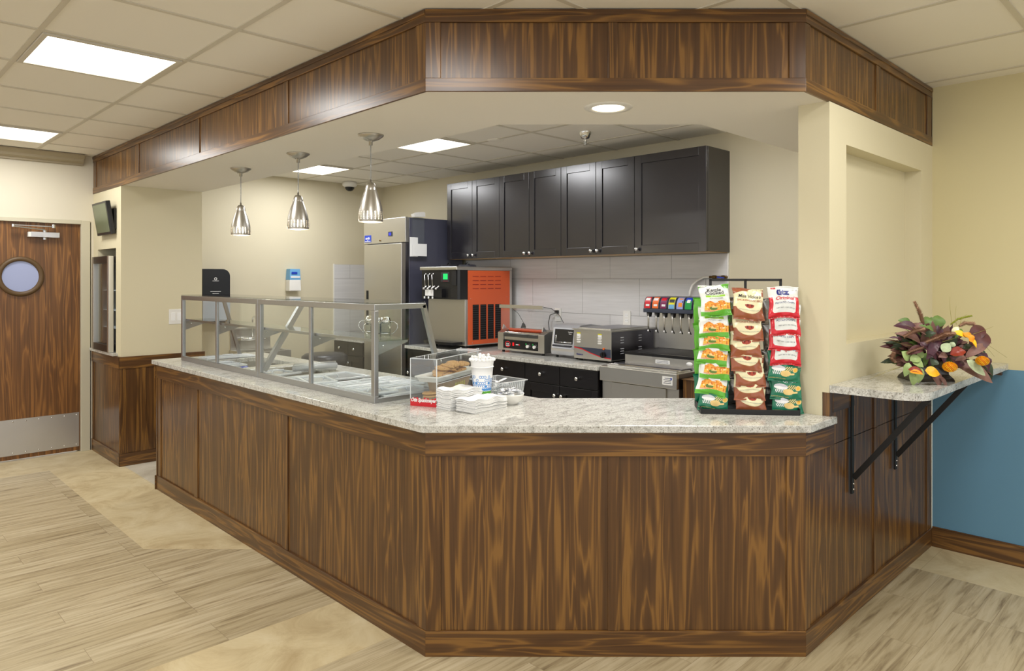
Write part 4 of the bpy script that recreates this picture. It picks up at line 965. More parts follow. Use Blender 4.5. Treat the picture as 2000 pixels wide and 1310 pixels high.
# ================================================================== glass food guard on the counter
gx, gy0, gyM, gy1, gz0, gz1 = 1.84, 2.85, 4.10, 5.36, .935, 1.40
t = thing('sneeze_guard', 'long glass and steel sneeze guard standing on the granite counter', 'sneeze guard', (2.0, 4.1, .935))
fw = .022
def bars(nm, lst, bevel=.0015, mat='frame_steel'):
    m = MB()
    for b in lst: m.box(*b, mat)
    return m.build(nm, t, bevel=bevel)
for a, b in ((gy0, gyM-.002), (gyM+.002, gy1)):
    bars('front_frame', [(gx, gx+fw, a, b, gz0+.0003, gz0+.032), (gx, gx+fw, a, b, gz1-.03, gz1), (gx, gx+fw, a, a+.03, gz0+.032, gz1-.03), (gx, gx+fw, b-.03, b, gz0+.032, gz1-.03)])
    mid = (a+b)/2; bars('centre_bar', [(gx+.002, gx+fw-.004, mid-.012, mid+.012, gz0+.032, gz1-.03)])
    m = MB(); m.box(gx+.007, gx+.012, a+.03, b-.03, gz0+.032, gz1-.03, 'glass'); m.build('front_glass', t)
m = MB(); m.box(gx, 2.14, gy0, gy1, gz1+.0005, gz1+.007, 'glass'); m.build('top_glass', t)
for y in (gy0+.002, gyM, gy1-.025):
    bars('top_arm', [(gx+fw, 2.14, y, y+.022, gz1-.026, gz1)])
m = MB(); m.bar((2.13, gy0+.013, gz1-.01), (2.262, gy0+.013, .9355), .022, 'frame_steel', up=(0, 1, 0)); m.box(2.235, 2.285, gy0+.0, gy0+.026, .9352, .94, 'frame_steel'); m.build('rear_leg', t)
m = MB(); m.bar((2.13, gy1-.013, gz1-.01), (2.262, gy1-.013, .9355), .022, 'frame_steel', up=(0, 1, 0)); m.box(2.235, 2.285, gy1-.026, gy1, .9352, .94, 'frame_steel'); m.build('rear_leg', t)
m = MB(); m.bar((2.12, gyM-.02, gz1-.02), (1.866, gyM-.02, .975), .03, 'frame_steel', up=(0, 1, 0)); m.build('diagonal_brace', t)
bars('side_rail', [(gx+fw, 2.23, gy0+.002, gy0+.02, gz0+.0004, gz0+.022)])
m = MB(); m.prism([(gx+fw, gz0+.022), (2.24, gz0+.022), (2.12, gz1-.026), (gx+fw, gz1-.026)], gy0+.008, gy0+.013, 'glass', T=TX); m.build('side_glass', t)
m = MB(); m.box(gx+.03, 2.045, gy0+.012, gy1-.012, 1.222, 1.230, 'shelf_glass'); m.build('shelf', t, bevel=.001)
m = MB(); m.box(gx+.026, gx+.031, gy0+.012, gy1-.012, 1.218, 1.232, 'frame_steel'); m.build('shelf_edge', t)
for y in (gy0+.024, (gy0+gyM)/2, gyM+.02, (gyM+gy1)/2, gy1-.03):
    m = MB(); m.prism([(gx+fw, 1.155), (gx+fw, 1.2215), (2.045, 1.2215), (2.045, 1.212)], y-.0015, y+.0015, 'frame_steel', T=TX); m.ball((gx+.06, y-.003, 1.20), .005, 'chrome', 8); m.build('shelf_bracket', t)
# glass mugs with chrome lids on the shelf
def make_mug():
    t = thing('lidded_mug', '', 'mug', (0, 0, 0)); m = MB()
    m.lathe([(0, 0), (.024, 0), (.0265, .004), (.0265, .075), (.0255, .075), (.0245, .006), (0, .005)], 'glass', seg=28); m.build('glass_body', t, local=True)
    m = MB(); m.lathe([(.0265, .072), (.0285, .074), (.0285, .086), (.024, .090), (.024, .096), (.018, .101), (0, .102)], 'chrome', seg=28); m.lathe([(.0272, .02), (.0278, .022), (.0272, .024)], 'chrome', seg=28); m.build('lid', t, local=True)
    m = MB(); m.tube([(.0265, 0, .078), (.045, 0, .078), (.058, 0, .066), (.061, 0, .05), (.052, 0, .034), (.04, 0, .022), (.0275, 0, .016)], .0018, 'chrome', 8); m.build('wire_handle', t, local=True)
    return t
mug = make_mug(); mug.location = (1.995, 3.125, 1.2302); mug.rotation_euler = (0, 0, radians(150)); tag(mug, 'small glass mug with chrome lid on the guard shelf, left of the corner post', 'mug', 'lidded glass mugs on the glass shelf')
for (x, y, a, lab) in ((1.975, 2.965, -40, 'small glass mug with chrome lid on the guard shelf, nearest the end glass'), (1.915, 2.955, 160, 'small glass mug with chrome lid on the guard shelf, between two other mugs')):
    c = copy_tree(mug); c.location = (x, y, 1.2302); c.rotation_euler = (0, 0, radians(a)); c['label'] = lab

# translucent lids and pans in and over the wells
def lid(x, y, sx, sy, rz, z, label, ribs=0, mat='lid_plastic', tilt=0):
    t = thing('pan_lid', label, 'pan lid', (x, y, z), radians(rz), 'translucent pan lids over the cold wells')
    if tilt: t.rotation_euler = (radians(tilt), 0, radians(rz))
    m = MB(); m.box(-sx/2, sx/2, -sy/2, sy/2, 0, .004, 'lid_center'); e = .014
    for a, b, c, d in ((-sx/2, sx/2, -sy/2, -sy/2+e), (-sx/2, sx/2, sy/2-e, sy/2), (-sx/2, -sx/2+e, -sy/2+e, sy/2-e), (sx/2-e, sx/2, -sy/2+e, sy/2-e)): m.box(a, b, c, d, .004, .013, mat)
    m.box(-sx/2+.03, sx/2-.03, -sy/2+.03, sy/2-.03, .004, .007, 'lid_center')
    for k in range(ribs):
        y_ = -sy/2+sy*(k+1)/(ribs+1); m.box(-sx/2+.012, sx/2-.012, y_-.006, y_+.006, .004, .016, mat)
    m.build('lid_plate', t, local=True, bevel=.0015)
    m = MB(); m.tube([(-.045, 0, .006), (-.035, 0, .022), (.035, 0, .022), (.045, 0, .006)], .005, mat, 8); m.build('grip', t, local=True)
    return t
lid(2.13, 3.76, .36, .27, 0, .936, 'translucent pan lid in the middle of the counter wells, back row')
lid(2.16, 3.44, .44, .17, 2, .9365, 'ribbed translucent pan lid directly left of the guard corner post', 3)
lid(2.16, 3.26, .44, .17, -1, .9365, 'ribbed translucent pan lid seen through the guard corner', 3)
lid(2.12, 3.045, .34, .18, 6, .9365, 'small translucent pan lid nearest the cookie case')
lid(1.96, 3.62, .16, .22, -8, .951, 'small translucent lid lying loose against the guard glass', 0, tilt=3)
lid(1.97, 3.05, .17, .17, 0, .951, 'small translucent lid at the foot of the guard corner post')
lid(2.00, 4.17, .16, .25, 10, .9365, 'translucent lid behind the centre post of the guard')
lid(2.14, 5.28, .36, .16, 0, .9365, 'ribbed translucent lid at the far end of the wells', 3)
lid(1.95, 4.83, .16, .30, 0, .9365, 'translucent lid along the glass of the far well', 2)
lid(2.12, 4.70, .20, .12, 15, .90, 'translucent lid resting inside the far cold well')
# rolled film, blue cloth, steel pans
m = MB(); m.tube([(2.08, 4.12, .965), (2.16, 4.10, .967), (2.33, 4.06, .968)], .03, 'clear_plastic', 16); m.tube([(2.07, 4.12, .965), (2.34, 4.06, .968)], .016, 'light_grey', 12)
tag(m.build('film_roll'), 'roll of clear plastic film lying across the middle cold well', 'film roll')
bm = bmesh.new(); bmesh.ops.create_icosphere(bm, subdivisions=3, radius=.05)
m = MB(); vs = []
for v in bm.verts:
    n_ = noise.noise(v.co*30)*.012; q = v.co*(1+n_*18); vs.append((2.14+q.x*.9, 5.0+q.y*1.1, .865+q.z*.7))
m.add(vs, [[v.index for v in f.verts] for f in bm.faces], 'blue', True); bm.free()
tag(m.build('blue_cloth'), 'crumpled blue cloth inside the far cold well', 'cloth')
def pan(x0, x1, y0, y1, z1, h, label):
    m = MB(); q = .003; e = .012
    for a, b, c, d in ((x0, x1, y0, y0+q), (x0, x1, y1-q, y1), (x0, x0+q, y0+q, y1-q), (x1-q, x1, y0+q, y1-q)): m.box(a, b, c, d, z1-h, z1, 'steel')
    m.box(x0, x1, y0, y1, z1-h-.003, z1-h, 'steel')
    for a, b, c, d in ((x0-e, x1+e, y0-e, y0), (x0-e, x1+e, y1, y1+e), (x0-e, x0, y0, y1), (x1, x1+e, y0, y1)): m.box(a, b, c, d, z1-.003, z1, 'steel')
    tag(m.build('steel_pan'), label, 'pan', 'steel pans in the cold wells')
pan(1.96, 2.32, 4.30, 4.48, .93, .15, 'steel food pan in the middle cold well')
pan(1.96, 2.30, 3.64, 3.88, .925, .15, 'steel food pan under the lid in the near cold well')

# ================================================================== cookie case
cc = thing('cookie_case', 'clear acrylic cookie display case with red front band on the granite', 'cookie case', (1.985, 2.566, .9353), atan2(.385, .923))
# local frame: +x back into the case, +y across, origin at the near corner
CW, CD, CHT = .138, .46, .215; e = .004
m = MB(); m.box(0, CD, 0, e, .035, CHT, 'acrylic'); m.build('side_wall', cc, local=True)
m = MB(); m.box(0, CD, CW-e, CW, .035, CHT, 'acrylic'); m.build('side_wall', cc, local=True)
m = MB(); m.box(0, e, e, CW-e, .035, CHT, 'acrylic'); m.build('front_wall', cc, local=True)
m = MB(); m.box(-.002, CD, -.002, CW+.002, CHT, CHT+.004, 'acrylic'); m.box(CD-.05, CD-.01, .02, CW-.02, CHT+.004, CHT+.01, 'acrylic_edge'); m.build('top_sheet', cc, local=True)
m = MB()
for y in (0, CW): m.bar((0, y, .03), (0, y, CHT+.004), .0035, 'acrylic_edge'); m.bar((0, y, CHT+.003), (CD, y, CHT+.003), .0035, 'acrylic_edge'); m.bar((0, y, .105), (CD, y, .105), .002, 'acrylic_edge')
m.bar((0, 0, CHT+.003), (0, CW, CHT+.003), .0035, 'acrylic_edge')
for y in (.02, CW-.02): m.tube([(CD, y, CHT-.05), (CD, y, CHT+.012)], .006, 'clear_plastic')
m.build('edge_strips', cc, local=True)
m = MB(); m.box(0, CD, 0, CW, 0, .035, 'acrylic'); m.box(.004, CD, .004, CW-.004, .003, .006, 'white'); m.build('base_tray', cc, local=True)
m = MB(); n = 24; vs = []; fs = []
for i in range(n+1):
    y = CW*i/n; top = .036+.004*sin(i*1.9)+.004*sin(i*.7+1)
    vs += [(-.0015, y, .0), (-.0015, y, top)]
m.add(vs, [(2*i, 2*i+2, 2*i+3, 2*i+1) for i in range(n)], 'red')
m.text('Otis Spunkmeyer', .024, 'white_paper', frame3((-.002, CW/2, .028), (0, -1, 0), (0, 0, 1)), shear=.3, bold=.0008, sx=.78)
m.box(-.001, .05, -.0015, -.0005, 0, .034, 'mint'); m.build('red_label_band', cc, local=True)
def cookie_mesh(r=.036, seed=0):
    random.seed(seed); m = MB(); pr = [(0, 0), (r*.8, 0), (r, .004), (r*.98, .008), (r*.7, .0125), (r*.3, .0145), (0, .0148)]
    m.lathe(pr, 'cookie', seg=26)
    m.v = [(x+noise.noise(Vector((x*70, y*70, seed)))*.0022, y+noise.noise(Vector((x*70, y*70, seed+5)))*.0022, z+(noise.noise(Vector((x*120, y*120, seed+9)))*.0022 if z > .006 else 0)) for x, y, z in m.v]
    for k in range(9):
        a = random.random()*6.28; q = r*.85*sqrt(random.random()); m.ball((q*cos(a), q*sin(a), .0135-.003*(q/r)), .0028, 'rust', 6)
    return m
cm = [cookie_mesh(seed=k).build('cookie_proto', loc=None, origin=(0, 0, 0)) for k in range(2)]
def put_cookie(px_, py_, pz_, rx, ry, label, grp, k=0, first=[0, 0]):
    T_ = cc.matrix_basis if False else Matrix.Translation(cc.location) @ Matrix.Rotation(cc.rotation_euler.z, 4, 'Z')
    if not first[k]: o = cm[k]; first[k] = 1
    else: o = cm[k].copy(); COL.objects.link(o)
    o.name = 'cookie'; o.matrix_basis = T_ @ Matrix.Translation((px_, py_, pz_)) @ Matrix.Rotation(rx, 4, 'X') @ Matrix.Rotation(ry, 4, 'Y')
    tag(o, label, 'cookie', grp)
tr_ = thing('cookie_tray', 'white tray of cookies in the upper half of the acrylic case', 'tray', (1.985, 2.566, 1.04), cc.rotation_euler.z)
m = MB(); x0, x1, y0, y1, z = .03, .44, .010, .128, 0.0
m.box(x0+.015, x1-.015, y0+.012, y1-.012, z, z+.003, 'white_plastic')
def rim(mb, a0, a1, b0, b1, c0, c1, d0, d1, z0, z1, mat):
    A = [(a0, c0, z0), (b0, c0, z0), (b0, d0, z0), (a0, d0, z0)]; B = [(a1, c1, z1), (b1, c1, z1), (b1, d1, z1), (a1, d1, z1)]
    mb.add(A+B, [(0, 1, 5, 4), (1, 2, 6, 5), (2, 3, 7, 6), (3, 0, 4, 7)], mat)
rim(m, x0+.015, x0, x1-.015, x1, y0+.012, y0, y1-.012, y1, z, z+.028, 'white_plastic'); rim(m, x0+.018, x0+.003, x1-.018, x1-.003, y0+.015, y0+.003, y1-.015, y1-.003, z+.001, z+.028, 'white_plastic')
rim(m, x0, x0-.004, x1, x1+.004, y0, y0-.004, y1, y1+.004, z+.028, z+.0285, 'white_plastic'); rim(m, x0-.004, x0-.004, x1+.004, x1+.004, y0-.004, y0-.004, y1+.004, y1+.004, z+.022, z+.0285, 'white_plastic'); m.build('tray_body', tr_, local=True)
m = MB(); m.box(.08, .40, .03, .115, -.07, -.0005, 'acrylic'); m.build('support_shelf', tr_, local=True)
random.seed(3)
for k in range(20):
    i = k % 5; L = k//5
    put_cookie(.10+i*.05+random.uniform(-.01, .01)+L*.015, .065+random.uniform(-.016, .016), .1093+L*.0145+(.004 if i % 2 else 0), random.uniform(-.25, .25), random.uniform(-.35, .2), 'golden chocolate chip cookie heaped on the white tray in the acrylic case', 'cookies on the white tray', k % 2)
for k in range(8):
    put_cookie(.06+(k % 2)*.055+random.uniform(-.006, .006), .075+random.uniform(-.02, .02), .0075+.012*(k//2), random.uniform(-.08, .08), random.uniform(-.12, .12), 'golden chocolate chip cookie in the pile at the bottom of the acrylic case', 'cookies in the bottom of the case', k % 2)
t = thing('paper_sleeve', 'tan paper sleeve of folded bags standing under the cookie tray', 'paper sleeve', (1.985, 2.566, .942), cc.rotation_euler.z)
m = MB(); rim(m, .135, .115, .36, .40, .04, .03, .105, .115, 0, .09, 'paper_bag')
for k in range(7): m.box(.14+k*.03, .155+k*.03, .037, .039, .01, .08, 'paper_bag')
m.build('sleeve', t, local=True)
m = MB()
for k in range(5): m.box(.24+k*.022, .25+k*.022, .032, .034, .045, .085, 'yellow')
m.build('yellow_tabs', t, local=True)

# ================================================================== napkins
def napkins(x, y, lx, ly, n, h, rz, label, seed):
    t = thing('napkin_stack', label, 'napkins', (x, y, .9353), radians(rz), 'white napkin stacks by the cookie case')
    random.seed(seed); m = MB(); N_ = 14; dz = h/n
    for k in range(n):
        ox, oy, rr = random.uniform(-.0025, .0025), random.uniform(-.0025, .0025), random.uniform(-.015, .015)
        pts = []
        def edge(a, b, c):
            for i in range(c):
                f = i/c; pts.append((a[0]+(b[0]-a[0])*f, a[1]+(b[1]-a[1])*f))
        edge((0, 0), (lx, 0), 10); edge((lx, 0), (lx, ly), 6); edge((lx, ly), (0, ly), 10); edge((0, ly), (0, 0), 6)
        P = [(ox+px_*cos(rr)-py_*sin(rr), oy+px_*sin(rr)+py_*cos(rr)) for px_, py_ in pts]
        wv = lambda px_, py_, s_: (k/n)*.005*(sin(px_*60+s_)+.6*sin(py_*70+seed))
        n2 = len(P); vs = [(a, b, k*dz+.0004+wv(a, b, 0)) for a, b in P]+[(a, b, (k+.86)*dz+wv(a, b, 0)) for a, b in P]
        c0 = len(vs); vs += [(lx/2, ly/2, (k+.86)*dz+wv(lx/2, ly/2, 0))]
        fs = [(i, (i+1) % n2, n2+(i+1) % n2, n2+i) for i in range(n2)]+[(n2+i, n2+(i+1) % n2, c0) for i in range(n2)]
        m.add(vs, fs, 'white_paper')
        m.add([(.004, .004, k*dz+.0005), (lx-.004, .004, k*dz+.0005), (lx-.004, ly-.004, k*dz+.0005), (.004, ly-.004, k*dz+.0005)], [(0, 1, 2, 3)], 'white_paper')
    m.build('napkins', t, local=True); return t
napkins(1.975, 2.452, .18, .105, 22, .088, -2, 'taller stack of white paper napkins, left, against the cookie case', 1)
napkins(2.0, 2.315, .20, .12, 15, .058, 4, 'lower stack of white paper napkins nearest the counter edge', 2)

# ================================================================== paper cup, bowl, tub
cup = thing('paper_cup', 'tall white paper cup printed with blue and green hexagons, full of straws', 'cup', (2.195, 2.492, .9353))
m = MB(); Hc = .172
rc = lambda z: .036+(.0515-.036)*z/Hc
m.lathe([(0, .002), (rc(0), .0), (rc(0), .003)]+[(rc(z), z) for z in (.02, .06, .1, .14, Hc)]+[(.0535, Hc), (.0545, Hc+.003), (.053, Hc+.006), (.0505, Hc+.003), (.0490, Hc-.005), (.034, .006)], 'white', seg=48)
m.build('cup_wall', cup, local=True)
m = MB(); s_ = .0092
def hexa(mb, th, z, r0, r1, mat):
    vs = []
    for k in range(6):
        a = pi/6+k*pi/3
        for r in ((r0, r1) if r0 > 0 else (r1,)):
            zz = z+r*sin(a); R = rc(zz)+.0004; an = th+r*cos(a)/R; vs.append((R*cos(an), R*sin(an), zz))
    if r0 > 0: mb.add(vs, [(2*k, 2*k+1, (2*k+3) % 12, (2*k+2) % 12) for k in range(6)], mat)
    else: mb.add(vs, [list(range(6))], mat)
random.seed(5)
for row in range(9):
    z = .014+row*.0145; nn = 28
    for c in range(nn):
        th = 2*pi*(c+.5*(row % 2))/nn
        mat = 'leaf_green' if row < 4 else 'hex_blue'
        q = random.random(); solid = {0: 1, 1: .9, 2: .85, 3: .9, 4: .75, 5: .3, 6: .1, 7: 0, 8: 0}[row]; keep = {6: .9, 7: .6, 8: .3}.get(row, 1)
        if q > keep: continue
        hexa(m, th, z, 0 if random.random() < solid else .0046, .0074, mat)
m.build('hexagon_print', cup, local=True)
m = MB()
for i in range(26):
    a = i*2.4; r = .045*sqrt((i+.5)/26); z = Hc+.045+random.uniform(-.006, .01); mx = r*cos(a); my = r*sin(a)
    m.tube([(mx*.75, my*.75, .02), (mx*1.1, my*1.1, z)], .0055, 'white_paper', 7)
    m.ball((mx*1.1, my*1.1, z), .0075, 'white_paper', 7)
m.lathe([(.049, Hc-.02), (.0545, Hc+.03), (.056, Hc+.034)], 'white', seg=36)
for i in range(20):
    a = 2*pi*i/20; m.ball((.056*cos(a), .056*sin(a), Hc+.036), .008, 'white_paper', 6)
o = m.build('wrapped_straws', cup, local=True); o['kind'] = 'stuff'
bw = thing('china_bowl', 'white china bowl heaped with clear-wrapped packets beside the napkins', 'bowl', (2.285, 2.392, .9353))
m = MB(); m.lathe([(0, .004), (.028, .004), (.028, 0), (.031, 0), (.034, .006), (.05, .02), (.060, .042), (.062, .05), (.060, .05), (.057, .042), (.046, .022), (.03, .010), (0, .009)], 'white_plastic', seg=40); m.build('bowl_body', bw, local=True)
m = MB(); random.seed(11)
for i in range(60):
    a = random.random()*6.28; q = .052*sqrt(random.random()); z = .045+.028*(1-(q/.052)**2)*random.random()+.004
    T_ = Matrix.Translation((q*cos(a), q*sin(a), z)) @ Matrix.Rotation(random.random()*6, 4, 'Z') @ Matrix.Rotation(random.uniform(-.7, .7), 4, 'X')
    L = .016; m.add([(-L, -.007, 0), (0, -.009, .003), (L, -.007, 0), (L, .007, .001), (0, .009, .004), (-L, .007, 0)], [(0, 1, 4, 5), (1, 2, 3, 4)], random.choice(['white_paper', 'clear_plastic', 'white_paper', 'light_grey']), T=T_)
    if random.random() < .3: m.box(-.005, .005, -.002, .002, .0045, .005, random.choice(['slate', 'navy']), T=T_)
o = tag(m.build('wrapped_packets', origin=(2.285, 2.392, .98), parent=None) if False else m.build('wrapped_packets', bw, local=True), kind='stuff')
tb_ = thing('plastic_tub', 'clear ribbed plastic tub of white lids behind the china bowl', 'tub', (2.385, 2.585, .9353))
m = MB(); rim(m, -.078, -.088, .072, .085, -.095, -.105, .092, .102, .001, .088, 'clear_plastic'); m.box(-.078, .072, -.095, .092, 0, .002, 'clear_plastic')
rim(m, -.088, -.096, .085, .093, -.105, -.113, .102, .110, .088, .0885, 'acrylic_edge'); rim(m, -.096, -.096, .093, .093, -.113, -.113, .11, .11, .084, .0885, 'acrylic_edge')
for k in range(15):
    f = -.09+k*.0126
    m.bar((-.0795, f, .006), (-.0885, f*1.08, .084), .0022, 'acrylic_edge'); 
for k in range(12):
    f = -.07+k*.0125; m.bar((f, -.0965, .006), (f*1.05, -.1065, .084), .0022, 'acrylic_edge'); m.bar((f, .0935, .006), (f*1.05, .1035, .084), .0022, 'acrylic_edge')
m.build('tub_body', tb_, local=True)
m = MB(); random.seed(8)
for i in range(14):
    T_ = Matrix.Translation((random.uniform(-.045, .04), random.uniform(-.06, .06), .012+.0052*i)) @ Matrix.Rotation(random.uniform(-.5, .5), 4, 'X') @ Matrix.Rotation(random.uniform(-.4, .4), 4, 'Y')
    m.lathe([(0, .004), (.02, .004), (.024, .001), (.027, 0)], 'white', seg=20, T=T_)
m.build('white_lids', tb_, local=True)['kind'] = 'stuff'

# ================================================================== crisp bags
BW, BH = .134, .140
def bag_shape(seed, thick=.034, wr=1.0, flare=0.0):
    rnd = random.Random(seed); ph = [rnd.uniform(0, 6) for _ in range(6)]; dx = rnd.uniform(-.006, .006)
    def f(u, v, side=1):
        """u, v in 0..1 from the top left; returns local x, y (towards the viewer is -y), z"""
        cr = max(0, 1-abs(v-.5)*2)
        hw = BW/2*(1-.075*sin(pi*v)**.8)
        x = (u-.5)*2*hw+dx*v+.002*sin(v*9+ph[0])
        prof = (max(0, sin(pi*u))**.55)*(max(0, sin(pi*min(max((v-.04)/.92, 0), 1)))**.5)
        y = -thick/2*prof*side
        w_ = .0022*wr*(sin(u*14+ph[1]+v*5)*abs(1-2*v)**1.5+sin(v*17+ph[2]+u*6)*.4)+.003*wr*noise.noise(Vector((u*5, v*5, seed)))
        if v < .05 or v > .95: w_ = .003*sin(u*7+ph[3])+.0015*sin(u*19+ph[4])
        z = -BH*v-.003*sin(u*6+ph[5])*(1 if v > .5 else .6)
        return (x, y-w_*(1 if side == 1 else -.3) if .05 <= v <= .95 else -w_, z)
    return f
def art(kind, u, v):
    wob = .02*sin(u*9)
    if kind == 'kettle':
        if v < .14 and u > .72+v*.9: return 'foil_green'
        if v > .855+.03*sin(u*5+1)-.02: return 'foil_green'
        if .335 < v < .40 and .18 < u < .84: return 'lime'
        top = .62-.10*sin(pi*min(max((u-.1)/.4, 0), 1))-.11*sin(pi*min(max((u-.45)/.45, 0), 1))
        if u > .12 and v > top and v < .85:
            if (u-.42)**2/.018+(v-.74)**2/.0035 < 1: return 'jalapeno' if v > .725 or u < .36 else 'chip_pale'
            q = noise.cell(Vector((u*7+v*2, v*8-u*2, 3)))
            if v > .80: return 'skin_pink' if q > -.2 else 'chip_pale'
            q2 = noise.noise(Vector((u*16, v*20, 7))); return 'chip_dark' if q2 > .28 else 'cream' if q2 < -.42 else 'chip_yellow' if q > .1 else 'chip_orange' if q > -.5 else 'chip_amber'
        return 'foil_white'
    if kind == 'brown':
        if v < .20-u*.30 or (v < .10 and u < .5): return 'foil_rust'
        if u > .93 and v < .26 and v > .1: return 'foil_rust'
        if v > .6 and (u-.52)**2/.19+(v-.55)**2/.062 > 1: 
            if .0 < ((u-.52)**2/.19+(v-.55)**2/.062)-1 < .09 and int(u*40) % 2: return 'tan'
            return 'foil_rust'
        if (u-.54)**2/.026+(v-.545)**2/.0014 < 1: return 'maroon' if noise.cell(Vector((u*22, v*22, 1))) > 0 else 'bowl_red'
        if v > .545 and (u-.54)**2/.024+(v-.55)**2/.0065 < 1: return 'bowl_red'
        return 'foil_cream'
    if kind == 'red':
        if v > .84: return 'foil_red'
        if v > .34:
            inset = .12
            if u < inset or u > 1-inset: return 'foil_red' if (v > .33) else 'foil_white'
            if v > .78 and ((u < inset+.05 and (inset+.05-u)+(v-.78) > .055) or (u > .95-inset and (u-.95+inset)+(v-.78) > .055)): return 'foil_red'
        if .03 < v < .085 and .1 < u < .26: return 'red'
        return 'foil_white'
    if kind == 'green':
        if (u-.30)**2/.05+(v-.60)**2/.008 < 1: return 'light_grey' if (v < .60) else 'white'
        if (u-.55)**2/.030+(v-.74)**2/.0085 < 1 or (u > .5 and abs(v-.76) < .03 and u < .86): return 'chip_pale'
        if (u-.88)**2/.010+(v-.64)**2/.006 < 1: return 'chip_yellow' if (u-.88)**2/.004+(v-.64)**2/.003 < 1 else 'chip_pale'
        if .52 < u < .8 and .54 < v < .66 and int((u+v)*26) % 2: return 'chip_pale'
        if .12 < u < .40 and .68 < v < .79 and int((u*1.5-v)*22) % 2: return 'white'
        return 'foil_teal'
    return 'silver_foil'
def make_bag(kind, seed):
    f = bag_shape(seed); m = MB(); NU, NV = (100, 112)
    for side in (1, -1):
        vs = [f(i/NU, j/NV, side) for j in range(NV+1) for i in range(NU+1)]
        groups = {}
        for j in range(NV):
            for i in range(NU):
                a = j*(NU+1)+i; mt = (art(kind, (i+.5)/NU, (j+.5)/NV) if side == 1 else {'kettle': 'foil_green', 'red': 'foil_white', 'green': 'foil_teal', 'brown': 'foil_rust'}.get(kind, 'silver_foil'))
                groups.setdefault(mt, []).append((a, a+1, a+NU+2, a+NU+1))
        b = len(m.v); m.v += vs
        for mt, fs in groups.items():
            k = m.mi(mt)
            for q in fs: m.f.append([b+x for x in q]); m.m.append(k); m.sm.append(True)
    def put(txt, u, v, size, mat, **k):
        def fn(p):
            uu = u+p[0]/BW; vv = v-p[1]*.82/BH; uu = min(max(uu, .01), .99); vv = min(max(vv, .01), .99)
            x, y, z = f(uu, vv, 1); return (x, y-.0012-p[2], z)
        m.text(txt, size, mat, None, ext=0, fn=fn, **k)
    if kind == 'kettle':
        put('Kettle', .5, .175, .026, 'ink', bold=.0003); put('Cooked', .5, .272, .026, 'ink', bold=.0003); put('JALAPEÑO', .5, .368, .009, 'white'); put('POTATO CHIPS', .52, .45, .009, 'grey'); 
    if kind == 'brown':
        put("Miss Vickie's", .52, .27, .0245, 'ink', bold=.0003, shear=.25, sx=.82); put('SMOKEHOUSE BBQ', .53, .40, .0155, 'bowl_red', sx=.85); put('KETTLE COOKED POTATO CHIPS', .52, .70, .006, 'grey')
    if kind == 'red':
        put('ütz', .47, .21, .042, 'navy', bold=.0022); put('Original', .5, .395, .026, 'red', shear=.4, bold=.0005); put('POTATO CHIPS', .5, .545, .0135, 'navy', sx=.92); put('NET WT 1 OZ (28.3 g)', .54, .70, .0085, 'slate'); put('NEW!', .18, .057, .0075, 'white')
        put('KOSHER', .87, .13, .006, 'grey')
    if kind == 'green':
        put('Sour Cream', .5, .30, .02, 'white', shear=.1); put('& Onion', .52, .42, .0235, 'white'); put('FLAVORED POTATO CHIPS', .3, .90, .006, 'chip_pale')
    return m.build('chip_bag', origin=(0, 0, 0), weld=True)

# rack: parallel to the counter front, slightly turned
RO = Vector((2.835, 1.476, .9353)); RA = atan2(-.32, .254)+.02
RT = Matrix.Translation(RO) @ Matrix.Rotation(RA, 4, 'Z')     # local x along the front, -y towards the customer
rk = thing('snack_rack', 'black wire snack rack with three hanging columns on the counter by the niche wall', 'rack', RO, RA)
m = MB(); W_ = .205
m.box(-W_, W_, -.0, .19, .006, .012, 'matte_black'); m.box(-W_, W_, -.006, .0, 0, .022, 'matte_black'); m.box(-W_-.004, -W_, -.006, .19, 0, .03, 'matte_black'); m.box(W_, W_+.004, -.006, .19, 0, .03, 'matte_black'); m.build('tray', rk, local=True, bevel=.001)
PX = (-.152, 0, .152)
for x in PX:
    m = MB(); m.box(x-.005, x+.005, .09, .10, .012, .583, 'matte_black'); m.build('post', rk, local=True)
m = MB(); m.box(-.157, .157, .09, .10, .575, .585, 'matte_black'); m.box(-.19, .19, .09, .096, .14, .146, 'matte_black'); m.box(-.19, .19, .09, .096, .07, .076, 'matte_black'); m.build('crossbars', rk, local=True)
# bags: (kind, column, bottom height above tray, lean, twist)
protos = {}
def bag(kind, seed, x, ztop, yoff, lean, roll, yaw, label, grp):
    key = (kind, seed % 3)
    if key not in protos: o = protos[key] = make_bag(kind, seed % 3+hash_[kind])
    else: o = protos[key].copy(); COL.objects.link(o)
    o.matrix_basis = RT @ Matrix.Translation((x, yoff, ztop)) @ Matrix.Rotation(roll, 4, 'Y') @ Matrix.Rotation(yaw, 4, 'Z') @ Matrix.Rotation(lean, 4, 'X')
    tag(o, label, 'chip bag', grp); return o
hash_ = dict(kettle=10, brown=20, red=30, green=40, silver=50)
KZ = lambda py: (808-py)/1382*3.06                    # height above the tray line at the rack's distance
ORD = ['topmost', 'second from the top', 'third from the top', 'fourth from the top', 'fifth from the top', 'sixth from the top', 'lowest']
LEAN = -.235
def clip(x, z):
    m = MB(); m.box(x-.009, x+.009, .052, .092, z-.008, z+.004, 'light_grey'); m.box(x-.007, x+.007, .050, .054, z-.02, z+.004, 'light_grey'); m.build('clip', rk, local=True)
left_b = [619, 662, 686, 716, 744, 776, 806]; mid_b = [626, 668, 699, 728, 758, 783, 807]; right_b = [622, 656, 687, 714, 746, 782, 809]
